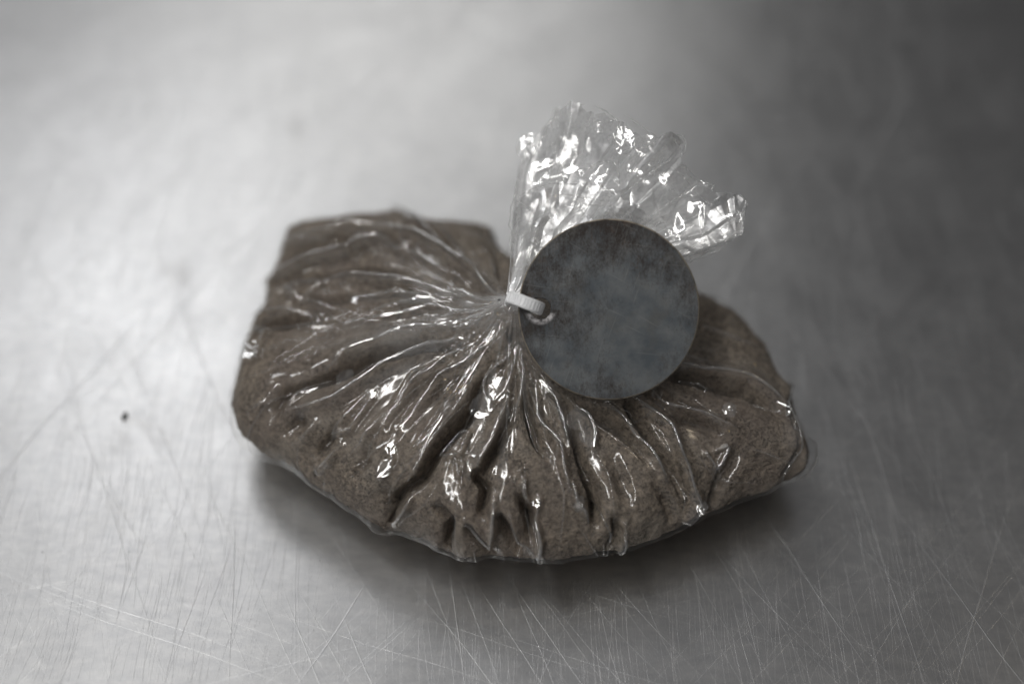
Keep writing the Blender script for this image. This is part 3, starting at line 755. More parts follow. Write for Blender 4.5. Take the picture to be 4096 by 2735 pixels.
def build_film(parent):
    nphi, nU, nL = 1500, 400, 90
    P, N, L, ph = bag_base(nphi, nU, nL)
    X, Y = L * np.cos(ph), L * np.sin(ph)
    D = film_disp(X, Y, L, ph, True)
    F_UP = fold_field(X, Y, [f for f in FOLDS if max(f[1]) > 0])
    # gathers at the neck
    near = np.clip(1 - L / 26, 0, 1)
    wob = 0.25 * fbm(L / 6, np.cos(ph) * 2 + 3 + 0 * L, 81, 2)
    gat = tri(ph * 29 / (2 * np.pi) + wob) * 0.55 + tri(ph * 53 / (2 * np.pi) - wob) * 0.3
    D += gat * near * np.clip(L / 6, 0, 1) * 0.9
    # slack: long soft wrinkles that fan out, with sharper crests
    rid = 0
    for k, (nc, ln, am) in enumerate(((9, 26, 0.75), (17, 17, 0.5), (31, 12, 0.28))):
        cx = ph * nc / (2 * np.pi) * 2
        wv = 1.1 * fbm(X / 16, Y / 16, 90 + k, 2)
        n1 = VNoise(200 + k, 2 * nc)(cx + wv + 0 * L, L / ln + 5 * k)
        rid = rid + am * (1 - np.sqrt(n1 ** 2 + 0.004)) ** 2.2
    D += 0.05 * facet_noise(ph[None, :] * 30 + 0 * L, L / 3.0 + 0 * ph, (-0.1, 189, -0.1, 40), 900, 77) * np.clip((L - 8) / 10, 0, 1)
    D += 0.22 * (rid - 0.45) * np.clip((L - 9) / 12, 0, 1) * np.clip((80 - L) / 25, 0.25, 1)
    # empty corners of film standing out past the powder
    for a0, l0, hgt, wa, wl_ in ((344.5, 70, 1.5, 0.05, 7), (190, 64, 1.0, 0.10, 7), (231, 54, 0.8, 0.05, 6)):
        D += hgt * np.exp(-(((ph - math.radians(a0) + np.pi) % (2 * np.pi) - np.pi) / wa) ** 2)[None, :] * np.exp(-((L - l0) / wl_) ** 2)
    D += 0.28
    V = P + N * D[..., None]
    V[..., 2] = np.maximum(V[..., 2], 0.05)
    haze = 0.42 * np.clip(1 - L / 13, 0, 1) ** 1.3
    left = np.exp(-((ph - math.radians(172)) / 0.75) ** 2)[None, :]
    haze = haze + 0.30 * left * np.clip((30 - L) / 16, 0, 1) * np.clip(0.6 + 0.5 * tri(ph * 29 / (2 * np.pi) + wob), 0.1, 1)
    # doubled-over pleats look milky in streaks that run out from the tie
    stk = VNoise(310, 60)(ph * 60 / (2 * np.pi) + 0.6 * fbm(X / 14, Y / 14, 312, 2), L / 26)
    stk = np.clip(stk - 0.15, 0, 1) ** 1.3
    wide = 0.55 + 0.45 * np.exp(-((ph - math.radians(180)) / 0.9) ** 2)[None, :]
    haze = haze + 0.34 * stk * wide * np.clip((50 - L) / 26, 0, 1) * np.clip(L / 8, 0, 1)
    # pinched shut where the tie holds it, under the tail
    t0 = (np.clip(1 - L / 8.0, 0, 1) ** 1.6)[..., None]
    waist = TP(1.0, 8.0, 0.6) + 1.0 * (np.cos(ph)[None, :, None] * RGT + 0.5 * np.sin(ph)[None, :, None] * FWD)
    V = V * (1 - t0) + waist * t0
    G = V.copy()

    def on_film(x, y):
        """Film point and outward direction at flat film coordinates."""
        a = np.arctan2(y, x) % (2 * np.pi)
        l = np.hypot(x, y)
        fj = a / (2 * np.pi) * nphi
        j = int(fj) % nphi
        i = int(np.searchsorted(L[:, j], l))
        i = min(max(i, 1), len(L) - 1)
        w = (l - L[i - 1, j]) / max(L[i, j] - L[i - 1, j], 1e-9)
        t, j2 = fj - int(fj), (j + 1) % nphi
        p = (G[i - 1, j] * (1 - w) + G[i, j] * w) * (1 - t) + (G[i - 1, j2] * (1 - w) + G[i, j2] * w) * t
        return p, N[i, j]

    r = np.random.default_rng(4)
    global FILM_AT
    FILM_AT = on_film
    verts, faces, hz = [V.reshape(-1, 3)], [grid_faces(nU + nL, nphi, True)], [haze.ravel()]
    taut = [(np.clip(1 - L / 24, 0, 1) * 0.8 + 0.9 * np.clip(F_UP / 0.9, 0, 1)).clip(0, 1).ravel()]
    base = V.shape[0] * V.shape[1]
    minor = [f for f in FINE if max(f[1]) > 0.2][:70]
    for k in range(64):                           # gathers running out straight from the tie
        a = r.random() * 2 * np.pi
        l0, l1 = 3.5 + 4 * r.random(), 13 + 24 * r.random() ** 1.4
        b = a + 0.10 * r.normal()
        minor.append(([(l0 * math.cos(a), l0 * math.sin(a)), (0.5 * (l0 + l1) * math.cos(0.55 * a + 0.45 * b), 0.5 * (l0 + l1) * math.sin(0.55 * a + 0.45 * b)), (l1 * math.cos(b), l1 * math.sin(b))],
                      [0.2, 0.1 + 0.35 * r.random(), 0.05], 1, 1, 0.1))
    for pts, hs, wl, wr, rho in [f for f in FOLDS if max(f[1]) > 0] + minor:
        q = np.array(pts, float)
        seg = np.linalg.norm(np.diff(q, axis=0), axis=1)
        cum = np.r_[0, np.cumsum(seg)]
        m = max(6, int(cum[-1] / 0.22))
        tt = np.linspace(0, cum[-1], m)
        q = np.stack([np.interp(tt, cum, q[:, 0]), np.interp(tt, cum, q[:, 1])], -1)
        for _ in range(5):                        # soften the corners a little
            q[1:-1] = 0.25 * q[:-2] + 0.5 * q[1:-1] + 0.25 * q[2:]
        q += 0.16 * np.stack([np.convolve(r.normal(size=m + 30), np.hanning(31) / 6, 'valid')[:m] for _ in (0, 1)], -1)
        h = np.interp(np.linspace(0, 1, m), np.linspace(0, 1, len(hs)), hs)
        closed = np.hypot(*(np.array(pts[0]) - np.array(pts[-1]))) < 0.3
        end = np.ones(m) if closed else np.clip(np.minimum(tt, cum[-1] - tt) / 2.5, 0.05, 1) ** 0.7
        mod = 0.75 + 0.5 * np.convolve(r.random(m + 24), np.ones(25) / 25, 'valid')[:m]
        rad = (0.08 + 0.12 * np.clip(np.abs(h), 0.2, 1.6)) * end * mod
        PN = [on_film(*c) for c in q]
        Pc, Nc = np.array([p for p, _ in PN]), np.array([n for _, n in PN])
        for _ in range(3):
            Pc[1:-1] = 0.25 * Pc[:-2] + 0.5 * Pc[1:-1] + 0.25 * Pc[2:]
        rad = rad * np.clip((Pc[:, 2] - 6.0) / 6.0, 0.02, 1)
        T = np.gradient(Pc, axis=0)
        T /= np.linalg.norm(T, axis=1, keepdims=True) + 1e-9
        B = np.cross(T, Nc)
        B /= np.linalg.norm(B, axis=1, keepdims=True) + 1e-9
        ang = np.linspace(-0.15, math.pi + 0.15, 11)
        ring = Pc[:, None] + B[:, None] * (np.cos(ang)[None, :, None] * (rad * 1.25)[:, None, None]) + Nc[:, None] * ((np.sin(ang) * 1.0)[None, :, None] * rad[:, None, None] + 0.02)
        verts.append(ring.reshape(-1, 3))
        faces.append(grid_faces(m, len(ang), False) + base)
        hz.append(np.repeat((0.04 + 0.10 * np.clip(np.abs(h), 0, 1.2)) * end, len(ang)))
        taut.append(np.ones(m * len(ang)))
        base += m * len(ang)
    # added film facets, each angled so a light glints off it to the camera
    lights = np.array([l.matrix_basis.translation[:] for l in sc.objects if l.type == 'LIGHT' and l.name.split('.')[0] in ('window_pane', 'added_side_light', 'added_strip')])
    lights = np.vstack([lights, [(-0.35, -0.7, 1.34), (-0.55, 0.2, 1.2)]])
    lights /= np.linalg.norm(lights, axis=1, keepdims=True)
    for k, poly in enumerate(GLINT_FACETS):
        q = np.array(poly, float)
        c = q.mean(0)
        n = 22
        gx, gy = np.meshgrid(np.linspace(-1, 1, n), np.linspace(-1, 1, n))
        th, rho = np.arctan2(gy, gx), np.maximum(np.abs(gx), np.abs(gy))
        ang = np.arctan2(q[:, 1] - c[1], q[:, 0] - c[0])
        o = np.argsort(ang)
        rr = np.interp(th, np.r_[ang[o] - 2 * np.pi, ang[o], ang[o] + 2 * np.pi], np.tile(np.hypot(*(q[o] - c).T), 3))
        x, y = c[0] + rr * rho * np.cos(th), c[1] + rr * rho * np.sin(th)
        PN = [on_film(a, b) for a, b in zip(x.ravel(), y.ravel())]
        Pp = np.array([p for p, _ in PN])
        pc, nc = on_film(*c)
        vw = (CAM_MM - pc) / np.linalg.norm(CAM_MM - pc)
        hs = lights + vw
        hs /= np.linalg.norm(hs, axis=1, keepdims=True)
        h = hs[np.argmax(hs @ nc)]
        off = (Pp - pc) @ h
        wrk = 0.06 * facet_noise(x, y, (x.min() - .2, x.max() + .2, y.min() - .2, y.max() + .2), 14, 400 + k)
        fl = Pp - h * (off * 0.93)[:, None] + h * wrk.ravel()[:, None]
        sink = ((Pp - fl) * nc).sum(1)
        fl = fl + nc * (0.12 + 0.35 * max(sink.max(), 0))
        verts.append(fl)
        faces.append(grid_faces(n, n, False) + base)
        hz.append(np.full(n * n, 0.04))
        taut.append(np.full(n * n, 0.35 + 0.35 * (k % 3 == 0)))
        base += n * n
    return mesh_obj('film', np.vstack(verts) * MM, np.vstack(faces), M_FILM, parent, attr={'haze': np.concatenate(hz), 'taut': np.concatenate(taut)})


def TP(x, y, d):
    """Place in the tail's own frame: x mm right, y mm up along its face, d mm back, from AIM."""
    return AIM + RGT * x + UPV * y + FWD * d


def build_tail_sheet(name, rim, seed, bow, parent, haze0, amp):
    nu, nv = 560, 320
    rim = np.array([TP(*q) for q in rim])
    s = np.r_[0, np.cumsum(np.linalg.norm(np.diff(rim, axis=0), axis=1))]
    u = np.linspace(0, 1, nu)
    R = np.stack([np.interp(u * s[-1], s, rim[:, i]) for i in range(3)], -1)
    jag = 0.8 * fbm(u * 45, 0 * u + seed, seed, 3)
    base = TP(0.5, 9.1, 0.6)
    axis = R.mean(0) - base
    v = np.linspace(0, 1, nv)[:, None]
    vv = v ** 0.9
    # narrow waist at the tie, opening to the rim
    W = base + (np.linspace(-1.6, 1.6, nu)[:, None] * RGT[None, :])
    dv = R[None] - W[None]
    side = (dv @ RGT)[..., None] * RGT
    V = W[None] + (dv - side) * vv[..., None] + side * (v ** 0.68)[..., None]
    V = V + (np.cos(u * np.pi)[None, :, None] * 0.0)
    dirn = (R - W) / np.linalg.norm(R - W, axis=1, keepdims=True)
    V = V + dirn[None] * (jag[None, :, None] * (v ** 3)[..., None])
    ln = np.linalg.norm(R - W, axis=1)[None, :] * vv
    nrm = -FWD
    V = V + nrm * (bow * np.sin(np.pi * v) * np.sin(np.pi * u)[None, :])[..., None]
    # coordinates on the sheet, in mm
    X = (V @ RGT)
    Y = (V @ UPV)
    r = np.random.default_rng(seed)
    Z = np.zeros_like(X)
    # radial pleats, growing from the tie
    uu = u[None, :] + 0.03 * fbm(v * 2.5 + 0 * X, u[None, :] * 4 + 0 * X, seed + 9, 2)
    for n, a in ((4, 2.4), (9, 1.1)):
        Z += a * tri(uu * n + r.random()) * np.clip(ln / 26, 0, 1.2)
    # crumple: flat facets with sharp creases, coarse and fine
    env = np.clip(0.55 + 0.6 * fbm(X / 9, Y / 9, seed + 60, 2), 0.12, 1.2) * np.clip(v * 1.8, 0, 1)
    box = (X.min() - 1, X.max() + 1, Y.min() - 1, Y.max() + 1)
    Z += env * (3.2 * facet_noise(X, Y, box, 34, seed + 1) + 1.3 * facet_noise(X, Y, box, 120, seed + 2) + 0.12 * facet_noise(X, Y, box, 900, seed + 3))
    V = V + nrm * (Z * amp)[..., None]
    st = fbm(uu * 16, v * 3 + 0 * X, seed + 80, 3)
    haze = haze0 * np.clip(0.45 + 0.9 * st, 0.05, 1.6) * (0.7 + 0.8 * (1 - v) ** 1.5) + 0 * X
    return mesh_obj(name, V.reshape(-1, 3) * MM, grid_faces(nv, nu, False), M_TAIL, parent, attr={'haze': haze.ravel()})


bag = empty('plastic_bag', (0, 0, 0))
tag(bag, 'clear plastic bag of grey brown powder with tied neck and crumpled tail', 'bag')
build_film(bag)
powder = build_powder(None)
tag(powder, 'grey brown dry powder filling the clear plastic bag', 'powder')

TAIL_BACK = [(0.0, 19.1, 4),
             (0.2, 27.3, 10),
             (1.4, 35.6, 14),
             (3.4, 40.8, 16),
             (5.9, 43.0, 16),
             (8.4, 45.7, 12),
             (13.4, 46.8, 6),
             (18.7, 44.1, 2),
             (23.2, 41.0, 0),
             (25.8, 39.7, 1),
             (29.8, 39.6, -1),
             (32.9, 38.8, 0),
             (32.2, 35.3, 1),
             (35.7, 32.2, 0),
             (39.0, 28.7, -1),
             (43.3, 28.3, 0),
             (44.8, 26.3, 0),
             (44.3, 20.8, -1),
             (39.9, 18.6, 0),
             (35.0, 15.5, 1)]
TAIL_FRONT = [(-0.2, 18.1, 3),
             (0.3, 26.1, 7),
             (1.8, 28.6, 6),
             (4.7, 29.8, 3),
             (8.9, 30.8, 1),
             (15.5, 30.6, -1),
             (18.8, 28.6, -2),
             (22.2, 26.1, -2),
             (27.2, 23.6, -2),
             (33.8, 22.4, -2),
             (39.6, 21.1, -2),
             (44.1, 21.1, -2),
             (39.0, 16.6, -1)]
# creases and added glint patches of the tail: mm to the right, mm up along the tail, mm back; radius mm
TAIL_CREASES = [
    ([(15.6,45.2),(18.6,43.6),(20.4,42.4),(20.6,41.7),(19.6,39.4),(19.6,37.3),(20.1,36.0)], -1, 0.16),
    ([(15.4,41.5),(16.4,42.4),(17.4,41.7),(19.3,42.4),(20.4,42.4)], -1, 0.2),
    ([(12.0,32.3),(14.7,33.3),(16.6,34.3),(19.3,34.6),(20.1,33.1),(20.6,30.2)], -1, 0.2),
    ([(20.1,36.0),(22.0,36.8),(25.7,37.3),(28.2,38.7)], -1, 0.16),
    ([(20.4,35.0),(20.3,32.5),(20.6,30.2)], -1.5, 0.16),
    ([(15.8,30.6),(18.3,28.8),(20.5,27.6),(20.7,26.1)], -2, 0.2),
    ([(0.8,27.4),(3.7,29.4),(7.7,30.5),(12.3,30.4),(16.8,28.9),(20.0,27.4),(21.0,25.9)], 1, 0.16),
    ([(7.1,28.1),(11.1,28.1),(15.9,27.3),(19.9,26.8)], 0, 0.14),
    ([(12.2,24.5),(14.2,25.9),(17.1,26.1),(19.7,26.1)], -2, 0.18),
    ([(25.6,23.5),(29.2,26.1),(32.9,28.3),(35.4,30.1)], -2, 0.22),
    ([(20.8,27.9),(25.6,31.5),(29.8,34.5),(31.3,36.0)], -1.5, 0.18),
    ([(0.8,27.3),(4.9,24.6),(8.4,22.6)], 2, 0.2),
    ([(4.0,26.5),(7.7,23.8)], 2, 0.18),
    ([(1.3,16.6),(2.2,20.1),(4.7,22.6),(8.4,23.3)], 2, 0.22),
    ([(1.7,18.1),(3.0,21.2),(5.7,24.7)], 3, 0.2),
    ([(32.6,16.6),(35.4,19.3),(36.8,21.2),(40.2,21.7),(43.9,24.6)], -2, 0.2),
    ([(32.9,16.4),(37.8,18.3),(44.4,20.8)], -2, 0.16),
    ([(9.0,46.9),(7.2,43.1),(5.1,39.2),(2.8,34.8)], 13, 0.3),
    ([(10.5,43.7),(8.9,40.1),(5.8,37.3)], 11, 0.3),
    ([(9.9,40.4),(8.8,37.9),(7.4,35.3),(3.8,32.3)], 9, 0.35),
    ([(3.9,42.0),(3.1,39.5),(2.3,36.1)], 15, 0.35),
    ([(11.4,45.4),(14.4,47.0)], 7, 0.2),
    ([(35.4,30.1),(36.3,30.6),(38.8,29.8),(37.6,27.9)], -2, 0.14),
    ([(42.2,27.9),(43.6,28.1),(44.7,26.9),(43.9,24.6),(43.9,23.2),(44.6,20.8)], -2, 0.14),
    ([(27.6,38.6),(29.7,39.8),(32.8,39.3),(33.1,37.9),(32.6,35.9),(31.0,34.9)], -2, 0.13),
    ([(29.7,39.7),(31.2,38.2),(32.5,36.1)], -2.4, 0.12),
    ([(21.6,43.7),(23.3,42.3),(25.5,40.9),(28.0,39.1)], 0, 0.1),
    ([(0.0,11.7),(-0.4,19.2),(-0.3,25.4),(1.0,31.7)], 4, 0.14),
    ([(2.3,14.0),(3.2,17.0),(6.6,20.6),(9.0,22.6)], -1, 0.14),
    ([(30.2,33.7),(32.9,31.1),(35.8,27.9),(39.0,25.4),(40.7,23.2)], -2, 0.1),
    ([(31.3,34.5),(31.6,33.5),(33.2,33.5),(34.2,32.3),(36.4,30.9)], -1.5, 0.1),
]
TAIL_GLINTS = [
    ([(15.4,41.3),(16.6,42.3),(17.5,41.3),(16.7,39.9),(16.1,40.1)], -1),
    ([(19.8,41.0),(21.6,41.2),(23.0,39.9),(22.9,37.3),(20.4,35.9),(19.7,37.8)], -1),
    ([(15.8,30.6),(18.4,32.2),(19.8,31.5),(20.6,29.6),(20.3,27.9),(18.4,28.9)], -1.6),
    ([(12.0,32.3),(14.7,33.3),(17.4,33.8),(18.4,33.0),(15.9,31.5),(13.5,31.6)], -1),
    ([(4.6,35.7),(7.9,36.0),(11.0,35.2),(10.9,32.5),(6.8,32.2),(3.3,31.2)], 8),
    ([(29.2,21.1),(30.5,21.3),(32.3,19.6),(30.0,19.8)], -2),
    ([(23.2,38.0),(28.2,38.4),(29.6,36.8),(27.7,35.5),(24.0,36.3)], -1),
    ([(32.9,28.5),(34.4,29.5),(36.8,30.5),(36.3,29.3),(33.9,27.9)], -2.2),
    ([(41.7,24.6),(42.9,25.4),(43.9,23.7),(42.2,22.7),(40.7,22.2)], -2.2),
    ([(2.8,41.8),(4.7,42.3),(4.4,38.1),(2.5,36.6)], 15),
    ([(8.3,46.9),(10.0,46.9),(9.2,45.3),(8.3,45.1)], 13),
    ([(22.0,34.6),(26.4,34.3),(25.2,32.3),(21.6,33.1)], -1.2),
    # EXTRA
    ([(3.0,20.0),(8.0,19.0),(10.0,25.0),(6.0,29.0),(3.0,26.0)],9),
    ([(9.0,38.0),(13.0,43.0),(14.0,36.0),(11.0,33.0)],8),
    ([(24.0,24.0),(30.0,25.0),(31.0,31.0),(26.0,33.0),(23.0,29.0)],-1),
    ([(32.0,20.0),(37.0,23.0),(36.0,27.0),(31.0,25.0)],-2),
    ([(2.0,12.0),(5.0,13.0),(6.5,19.0),(3.0,18.0)],3),
]

tail = build_tail_sheet('tail', TAIL_BACK, 3, -4.0, bag, 0.75, 1.0)
build_tail_sheet('tail', TAIL_FRONT, 8, 1.0, bag, 0.6, 0.8)



def build_tail_creases_glints(parent):
    """Creased ridges, rolled edges and crushed facets of the tail's film."""
    r = np.random.default_rng(21)
    V, Fc, base = [], [], 0
    for pts, d, rad in TAIL_CREASES:
        q = np.array(pts, float)
        cum = np.r_[0, np.cumsum(np.linalg.norm(np.diff(q, axis=0), axis=1))]
        m = max(8, int(cum[-1] / 0.2))
        tt = np.linspace(0, cum[-1], m)
        q = np.stack([np.interp(tt, cum, q[:, 0]), np.interp(tt, cum, q[:, 1])], -1)
        for _ in range(4):
            q[1:-1] = 0.25 * q[:-2] + 0.5 * q[1:-1] + 0.25 * q[2:]
        q += 0.08 * np.stack([np.convolve(r.normal(size=m + 8), np.ones(9) / 3, 'valid')[:m] for _ in (0, 1)], -1)
        dep = d - 0.4 + 0.35 * np.convolve(r.normal(size=m + 14), np.ones(15) / 4, 'valid')[:m]
        P = np.array([TP(a, b, c) for (a, b), c in zip(q, dep)])
        T = np.gradient(P, axis=0)
        T /= np.linalg.norm(T, axis=1, keepdims=True) + 1e-9
        B = np.cross(T, -FWD)
        B /= np.linalg.norm(B, axis=1, keepdims=True) + 1e-9
        N = np.cross(B, T)
        rd = rad * np.clip(np.minimum(tt, cum[-1] - tt) / 2.0, 0.1, 1) ** 0.7 * (0.6 + 0.8 * np.convolve(r.random(m + 8), np.ones(9) / 9, 'valid')[:m])
        ang = np.linspace(0, 2 * math.pi, 9)[:-1]
        ring = P[:, None] + B[:, None] * (np.cos(ang)[None, :, None] * rd[:, None, None]) + N[:, None] * (np.sin(ang)[None, :, None] * rd[:, None, None] * 0.8)
        V.append(ring.reshape(-1, 3))
        Fc.append(grid_faces(m, 8, True) + base)
        base += m * 8
    light_dir = Vector((math.cos(math.radians(68)) * math.cos(math.radians(190)), math.cos(math.radians(68)) * math.sin(math.radians(190)), math.sin(math.radians(68))))
    nrm = np.array((Vector(-FWD) + light_dir).normalized())
    for k, (pts, d) in enumerate(TAIL_GLINTS):
        # glint put into the shape: added film patch tilted to mirror the overhead light
        q = np.array(pts, float)
        c = q.mean(0)
        n = 26
        gx, gy = np.meshgrid(np.linspace(-1, 1, n), np.linspace(-1, 1, n))
        ang = np.arctan2(q[:, 1] - c[1], q[:, 0] - c[0])
        o = np.argsort(ang)
        rr = np.interp(np.arctan2(gy, gx), np.r_[ang[o] - 2 * np.pi, ang[o], ang[o] + 2 * np.pi], np.tile(np.hypot(*(q[o] - c).T), 3))
        rho = np.maximum(np.abs(gx), np.abs(gy))
        th = np.arctan2(gy, gx)
        x, y = c[0] + rr * rho * np.cos(th), c[1] + rr * rho * np.sin(th)
        z = np.zeros_like(x)
        box = (x.min() - .5, x.max() + .5, y.min() - .5, y.max() + .5)
        z = 0.24 * facet_noise(x, y, box, 10, 300 + k) + 0.05 * facet_noise(x, y, box, 40, 340 + k)
        rel = RGT * (x - c[0])[..., None] + UPV * (y - c[1])[..., None]
        # slide along the view direction on to the tilted plane
        rel = rel - FWD * ((rel @ nrm) / (FWD @ nrm))[..., None]
        P = TP(c[0], c[1], d - 0.5) + rel + nrm * z[..., None]
        V.append(P.reshape(-1, 3))
        Fc.append(grid_faces(n, n, False) + base)
        base += n * n
    V = np.vstack(V)
    return mesh_obj('creases_and_glints', V * MM, np.vstack(Fc), M_FILM, parent, attr={'haze': np.full(len(V), 0.14), 'taut': np.full(len(V), 0.30)})


creases_and_glints = build_tail_creases_glints(bag)
creases_and_glints['kind'] = 'stuff'

# ------------------------------------------------------------------ metal tag
TAG_D = -5.0                                   # mm nearer than the plane of focus
def build_tag():
    R0, TH, HR = 17.1, 1.1, 2.02
    hx, hy = -12.9, 0.2
    n = 160
    bm = bmesh.new()
    prof = [(-0.26, 0.0), (-0.08, -0.08), (0.0, -0.26), (0.0, -(TH - 0.16)), (-0.16, -TH)]
    ring = []
    for dr, dz in prof:
        ring.append([bm.verts.new(((R0 + dr) * math.cos(2 * math.pi * k / n) * MM, (R0 + dr) * math.sin(2 * math.pi * k / n) * MM, dz * MM)) for k in range(n)])
    nh = 48
    hring = []
    for dr, dz in [(0.15, 0.0), (0.0, -0.15), (0.0, -(TH - 0.1)), (0.1, -TH)]:
        hring.append([bm.verts.new(((hx + (HR + dr) * math.cos(2 * math.pi * k / nh)) * MM, (hy + (HR + dr) * math.sin(2 * math.pi * k / nh)) * MM, dz * MM)) for k in range(nh)])
    for rs in (ring,):
        for a, b in zip(rs[:-1], rs[1:]):
            for k in range(n):
                bm.faces.new((a[k], b[k], b[(k + 1) % n], a[(k + 1) % n]))
    for a, b in zip(hring[:-1], hring[1:]):
        for k in range(nh):
            bm.faces.new((a[(k + 1) % nh], b[(k + 1) % nh], b[k], a[k]))
    for top in (0, -1):
        eds = [bm.edges.get((ring[top][k], ring[top][(k + 1) % n])) for k in range(n)] + [bm.edges.get((hring[top][k], hring[top][(k + 1) % nh])) for k in range(nh)]
        bmesh.ops.triangle_fill(bm, use_beauty=True, edges=eds)
    bmesh.ops.recalc_face_normals(bm, faces=bm.faces)
    o = bm_obj('metal_tag', bm, M_TAG, smooth=False)
    for f in o.data.polygons:
        f.use_smooth = abs(f.normal.z) < 0.98
    return o


tag_o = build_tag()
ct = TP(18.2, 6.1, TAG_D)
rot = Matrix((RGT, UPV, -FWD)).transposed().to_4x4()
tilt = Matrix.Rotation(math.radians(-5), 4, 'Y') @ Matrix.Rotation(math.radians(3), 4, 'X')
tag_o.matrix_world = Matrix.Translation(Vector(ct * MM)) @ rot @ tilt
tag(tag_o, 'round dark metal tag with a hole, hanging from the zip tie', 'tag')

# ------------------------------------------------------------------ zip tie
def build_tie():
    """A loop of ribbed strap round the gathered neck, through the hole in the tag."""
    root = empty('zip_tie', NECK)
    C = np.array([TP(*q) for q in [(-0.5, 8.03, -0.5), (-0.33, 8.42, -4.2), (0.98, 8.01, -6.7), (2.61, 7.34, -7.3), (4.17, 6.78, -6.9), (5.19, 6.41, -5.2), (5.39, 6.29, -3.4), (4.84, 6.5, -1.4), (3.62, 7.06, 0.8), (2.03, 7.69, 2.4), (0.51, 8.21, 2.6), (-0.34, 8.17, 1.4)]])
    n = 360
    tt = np.arange(n) / n * len(C)
    i = np.floor(tt).astype(int)
    f = (tt - i)[:, None]
    p0, p1, p2, p3 = (C[(i + k) % len(C)] for k in (-1, 0, 1, 2))
    Q = 0.5 * (2 * p1 + (p2 - p0) * f + (2 * p0 - 5 * p1 + 4 * p2 - p3) * f ** 2 + (3 * p1 - p0 - 3 * p2 + p3) * f ** 3)
    T = np.roll(Q, -1, 0) - np.roll(Q, 1, 0)
    T /= np.linalg.norm(T, axis=1, keepdims=True)
    wid = UPV + 0.36 * RGT
    Wd = wid[None] - T * (T @ wid)[:, None]
    Wd /= np.linalg.norm(Wd, axis=1, keepdims=True)
    O = np.cross(T, Wd)
    ctr = Q.mean(0)
    sgn = np.sign(((Q - ctr) * O).sum(1))
    O = O * np.sign(np.median(sgn) or 1)
    hw, th = 1.20, 0.62
    rib = 0.16 * (0.5 + 0.5 * np.sign(np.sin(np.arange(n) / n * 2 * np.pi * 36)))
    prof = [(-hw, 0, 0), (-hw, th * 0.5, 0), (-hw * 0.93, th * 0.82, 0), (-hw * 0.8, th, 0), (-hw * 0.66, th, 0), (-hw * 0.6, th * 0.8, 1), (hw * 0.6, th * 0.8, 1), (hw * 0.66, th, 0), (hw * 0.8, th, 0), (hw * 0.93, th * 0.82, 0), (hw, th * 0.5, 0), (hw, 0, 0)]
    V = np.stack([Q + Wd * a + O * (b + c * rib)[:, None] if c else Q + Wd * a + O * b for a, b, c in prof], 1)
    m = len(prof)
    a = np.arange(n)[:, None]
    b = np.arange(m)[None, :]
    fc = np.stack([a * m + b, a * m + (b + 1) % m, ((a + 1) % n) * m + (b + 1) % m, ((a + 1) % n) * m + b], -1).reshape(-1, 4)
    V = V - NECK
    strap = mesh_obj('strap', V.reshape(-1, 3) * MM, fc, M_NYLON, root, smooth=False)
    # locking head, at the back of the neck
    bm = bmesh.new()
    bmesh.ops.create_cube(bm, size=1.0, matrix=Matrix.Diagonal((4.2 * MM, 3.4 * MM, 3.2 * MM, 1)))
    bmesh.ops.bevel(bm, geom=bm.edges[:], offset=0.5 * MM, segments=3, affect='EDGES')
    h = bm_obj('head', bm, M_NYLON, root)
    h.location = Vector((TP(1.9, 7.7, 5.0) - NECK) * MM)
    h.rotation_euler = (math.pi / 2 - EL, 0.2, 0)
    tag(root, 'translucent white ribbed zip tie round the neck of the bag, threaded through the metal tag', 'zip tie')
    return root


build_tie()


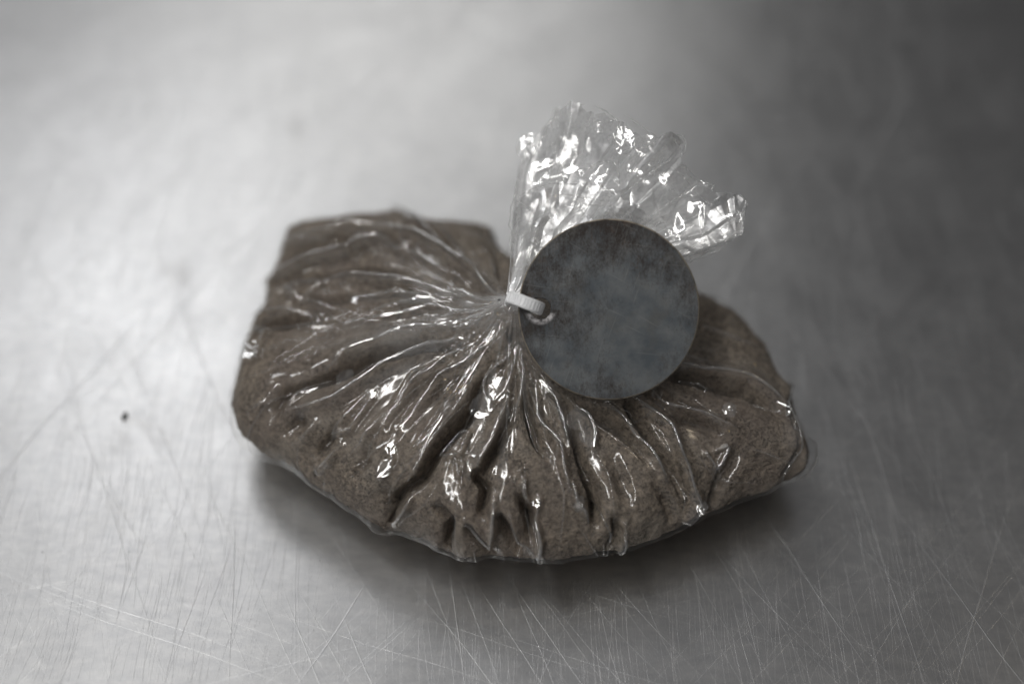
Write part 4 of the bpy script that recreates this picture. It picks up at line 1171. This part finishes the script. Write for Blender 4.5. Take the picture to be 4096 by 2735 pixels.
# ------------------------------------------------------------------ small things lying about
def flake(name, loc_mm, size_mm, mat, seed, nrm=(0, 0, 1), flat=0.4):
    """A small irregular crumb."""
    r = random.Random(seed)
    bm = bmesh.new()
    bmesh.ops.create_icosphere(bm, subdivisions=2, radius=0.5)
    for v in bm.verts:
        v.co *= 1 + 0.35 * (r.random() - 0.5)
        v.co = Vector((v.co.x * size_mm[0], v.co.y * size_mm[1], v.co.z * flat * size_mm[1])) * MM
    o = bm_obj(name, bm, mat)
    o.location = Vector(np.asarray(loc_mm) * MM)
    o.rotation_mode = 'QUATERNION'
    q = Vector(nrm).to_track_quat('Z', 'Y')
    o.rotation_quaternion = q @ Matrix.Rotation(r.random() * 6.28, 4, 'Z').to_quaternion()
    return o


def straw(name, loc_mm, length, seed, nrm):
    """A short curled bristle of chaff."""
    r = np.random.default_rng(seed)
    m = 10
    t = np.linspace(-0.5, 0.5, m)
    a0 = r.random() * 6.28
    kx = 1.2 + 1.6 * r.random()
    P = np.stack([t * length * np.cos(kx * t), (t ** 2) * length * kx, 0.05 * np.sin(t * 9)], -1)
    ang = np.linspace(0, 2 * math.pi, 7)[:-1]
    rad = 0.07 * (1 - (2 * np.abs(t)) ** 3 * 0.7)
    V = P[:, None] + np.stack([0 * ang, np.cos(ang), np.sin(ang)], -1)[None] * rad[:, None, None]
    o = mesh_obj(name, V.reshape(-1, 3) * MM, grid_faces(m, 6, True), M_CHAFF)
    o.location = Vector(np.asarray(loc_mm) * MM)
    o.rotation_mode = 'QUATERNION'
    o.rotation_quaternion = Vector(nrm).to_track_quat('Z', 'Y') @ Matrix.Rotation(a0, 4, 'Z').to_quaternion()
    return o


for k, (x, y) in enumerate([(-22.0, -9.8), (-15.2, -13.0), (-14.7, -15.0), (-11.6, -15.7), (-10.6, -15.7), (-14.0, -16.1), (-12.6, -16.2), (-6.4, 3.6),
                            (-5.8, 10.2), (-5.2, 2.4), (-3.8, -2.8), (54.3, -0.5), (47.3, -19.1)]):
    p, n = FILM_AT(x, y)
    o = flake('chaff', p + n * 0.05, (0.55, 0.3), M_CHAFF, k, n) if k in (1, 2) else straw('chaff', p + n * 0.05, 0.8 + 0.15 * (k % 5), k, n)
    tag(o, 'tiny flat straw yellow flake on the film below left of the zip tie' if k in (1, 2) else 'tiny curled straw yellow bristle clinging to the film over the powder', 'chaff', 'bits of chaff on the bag')
p, n = FILM_AT(-3.6, 2.0)
tag(flake('seed', p + n * 0.1, (0.75, 0.65), M_DARK, 50, n, 0.8), 'small black speck on the gathered film just left of the zip tie', 'speck')
tag(flake('crumb', (-84.2, 11.9, 0.35), (2.3, 1.1), M_DARK, 61, (0, 0, 1), 0.5), 'dark crumb lying on the bright steel left of the bag', 'crumb')
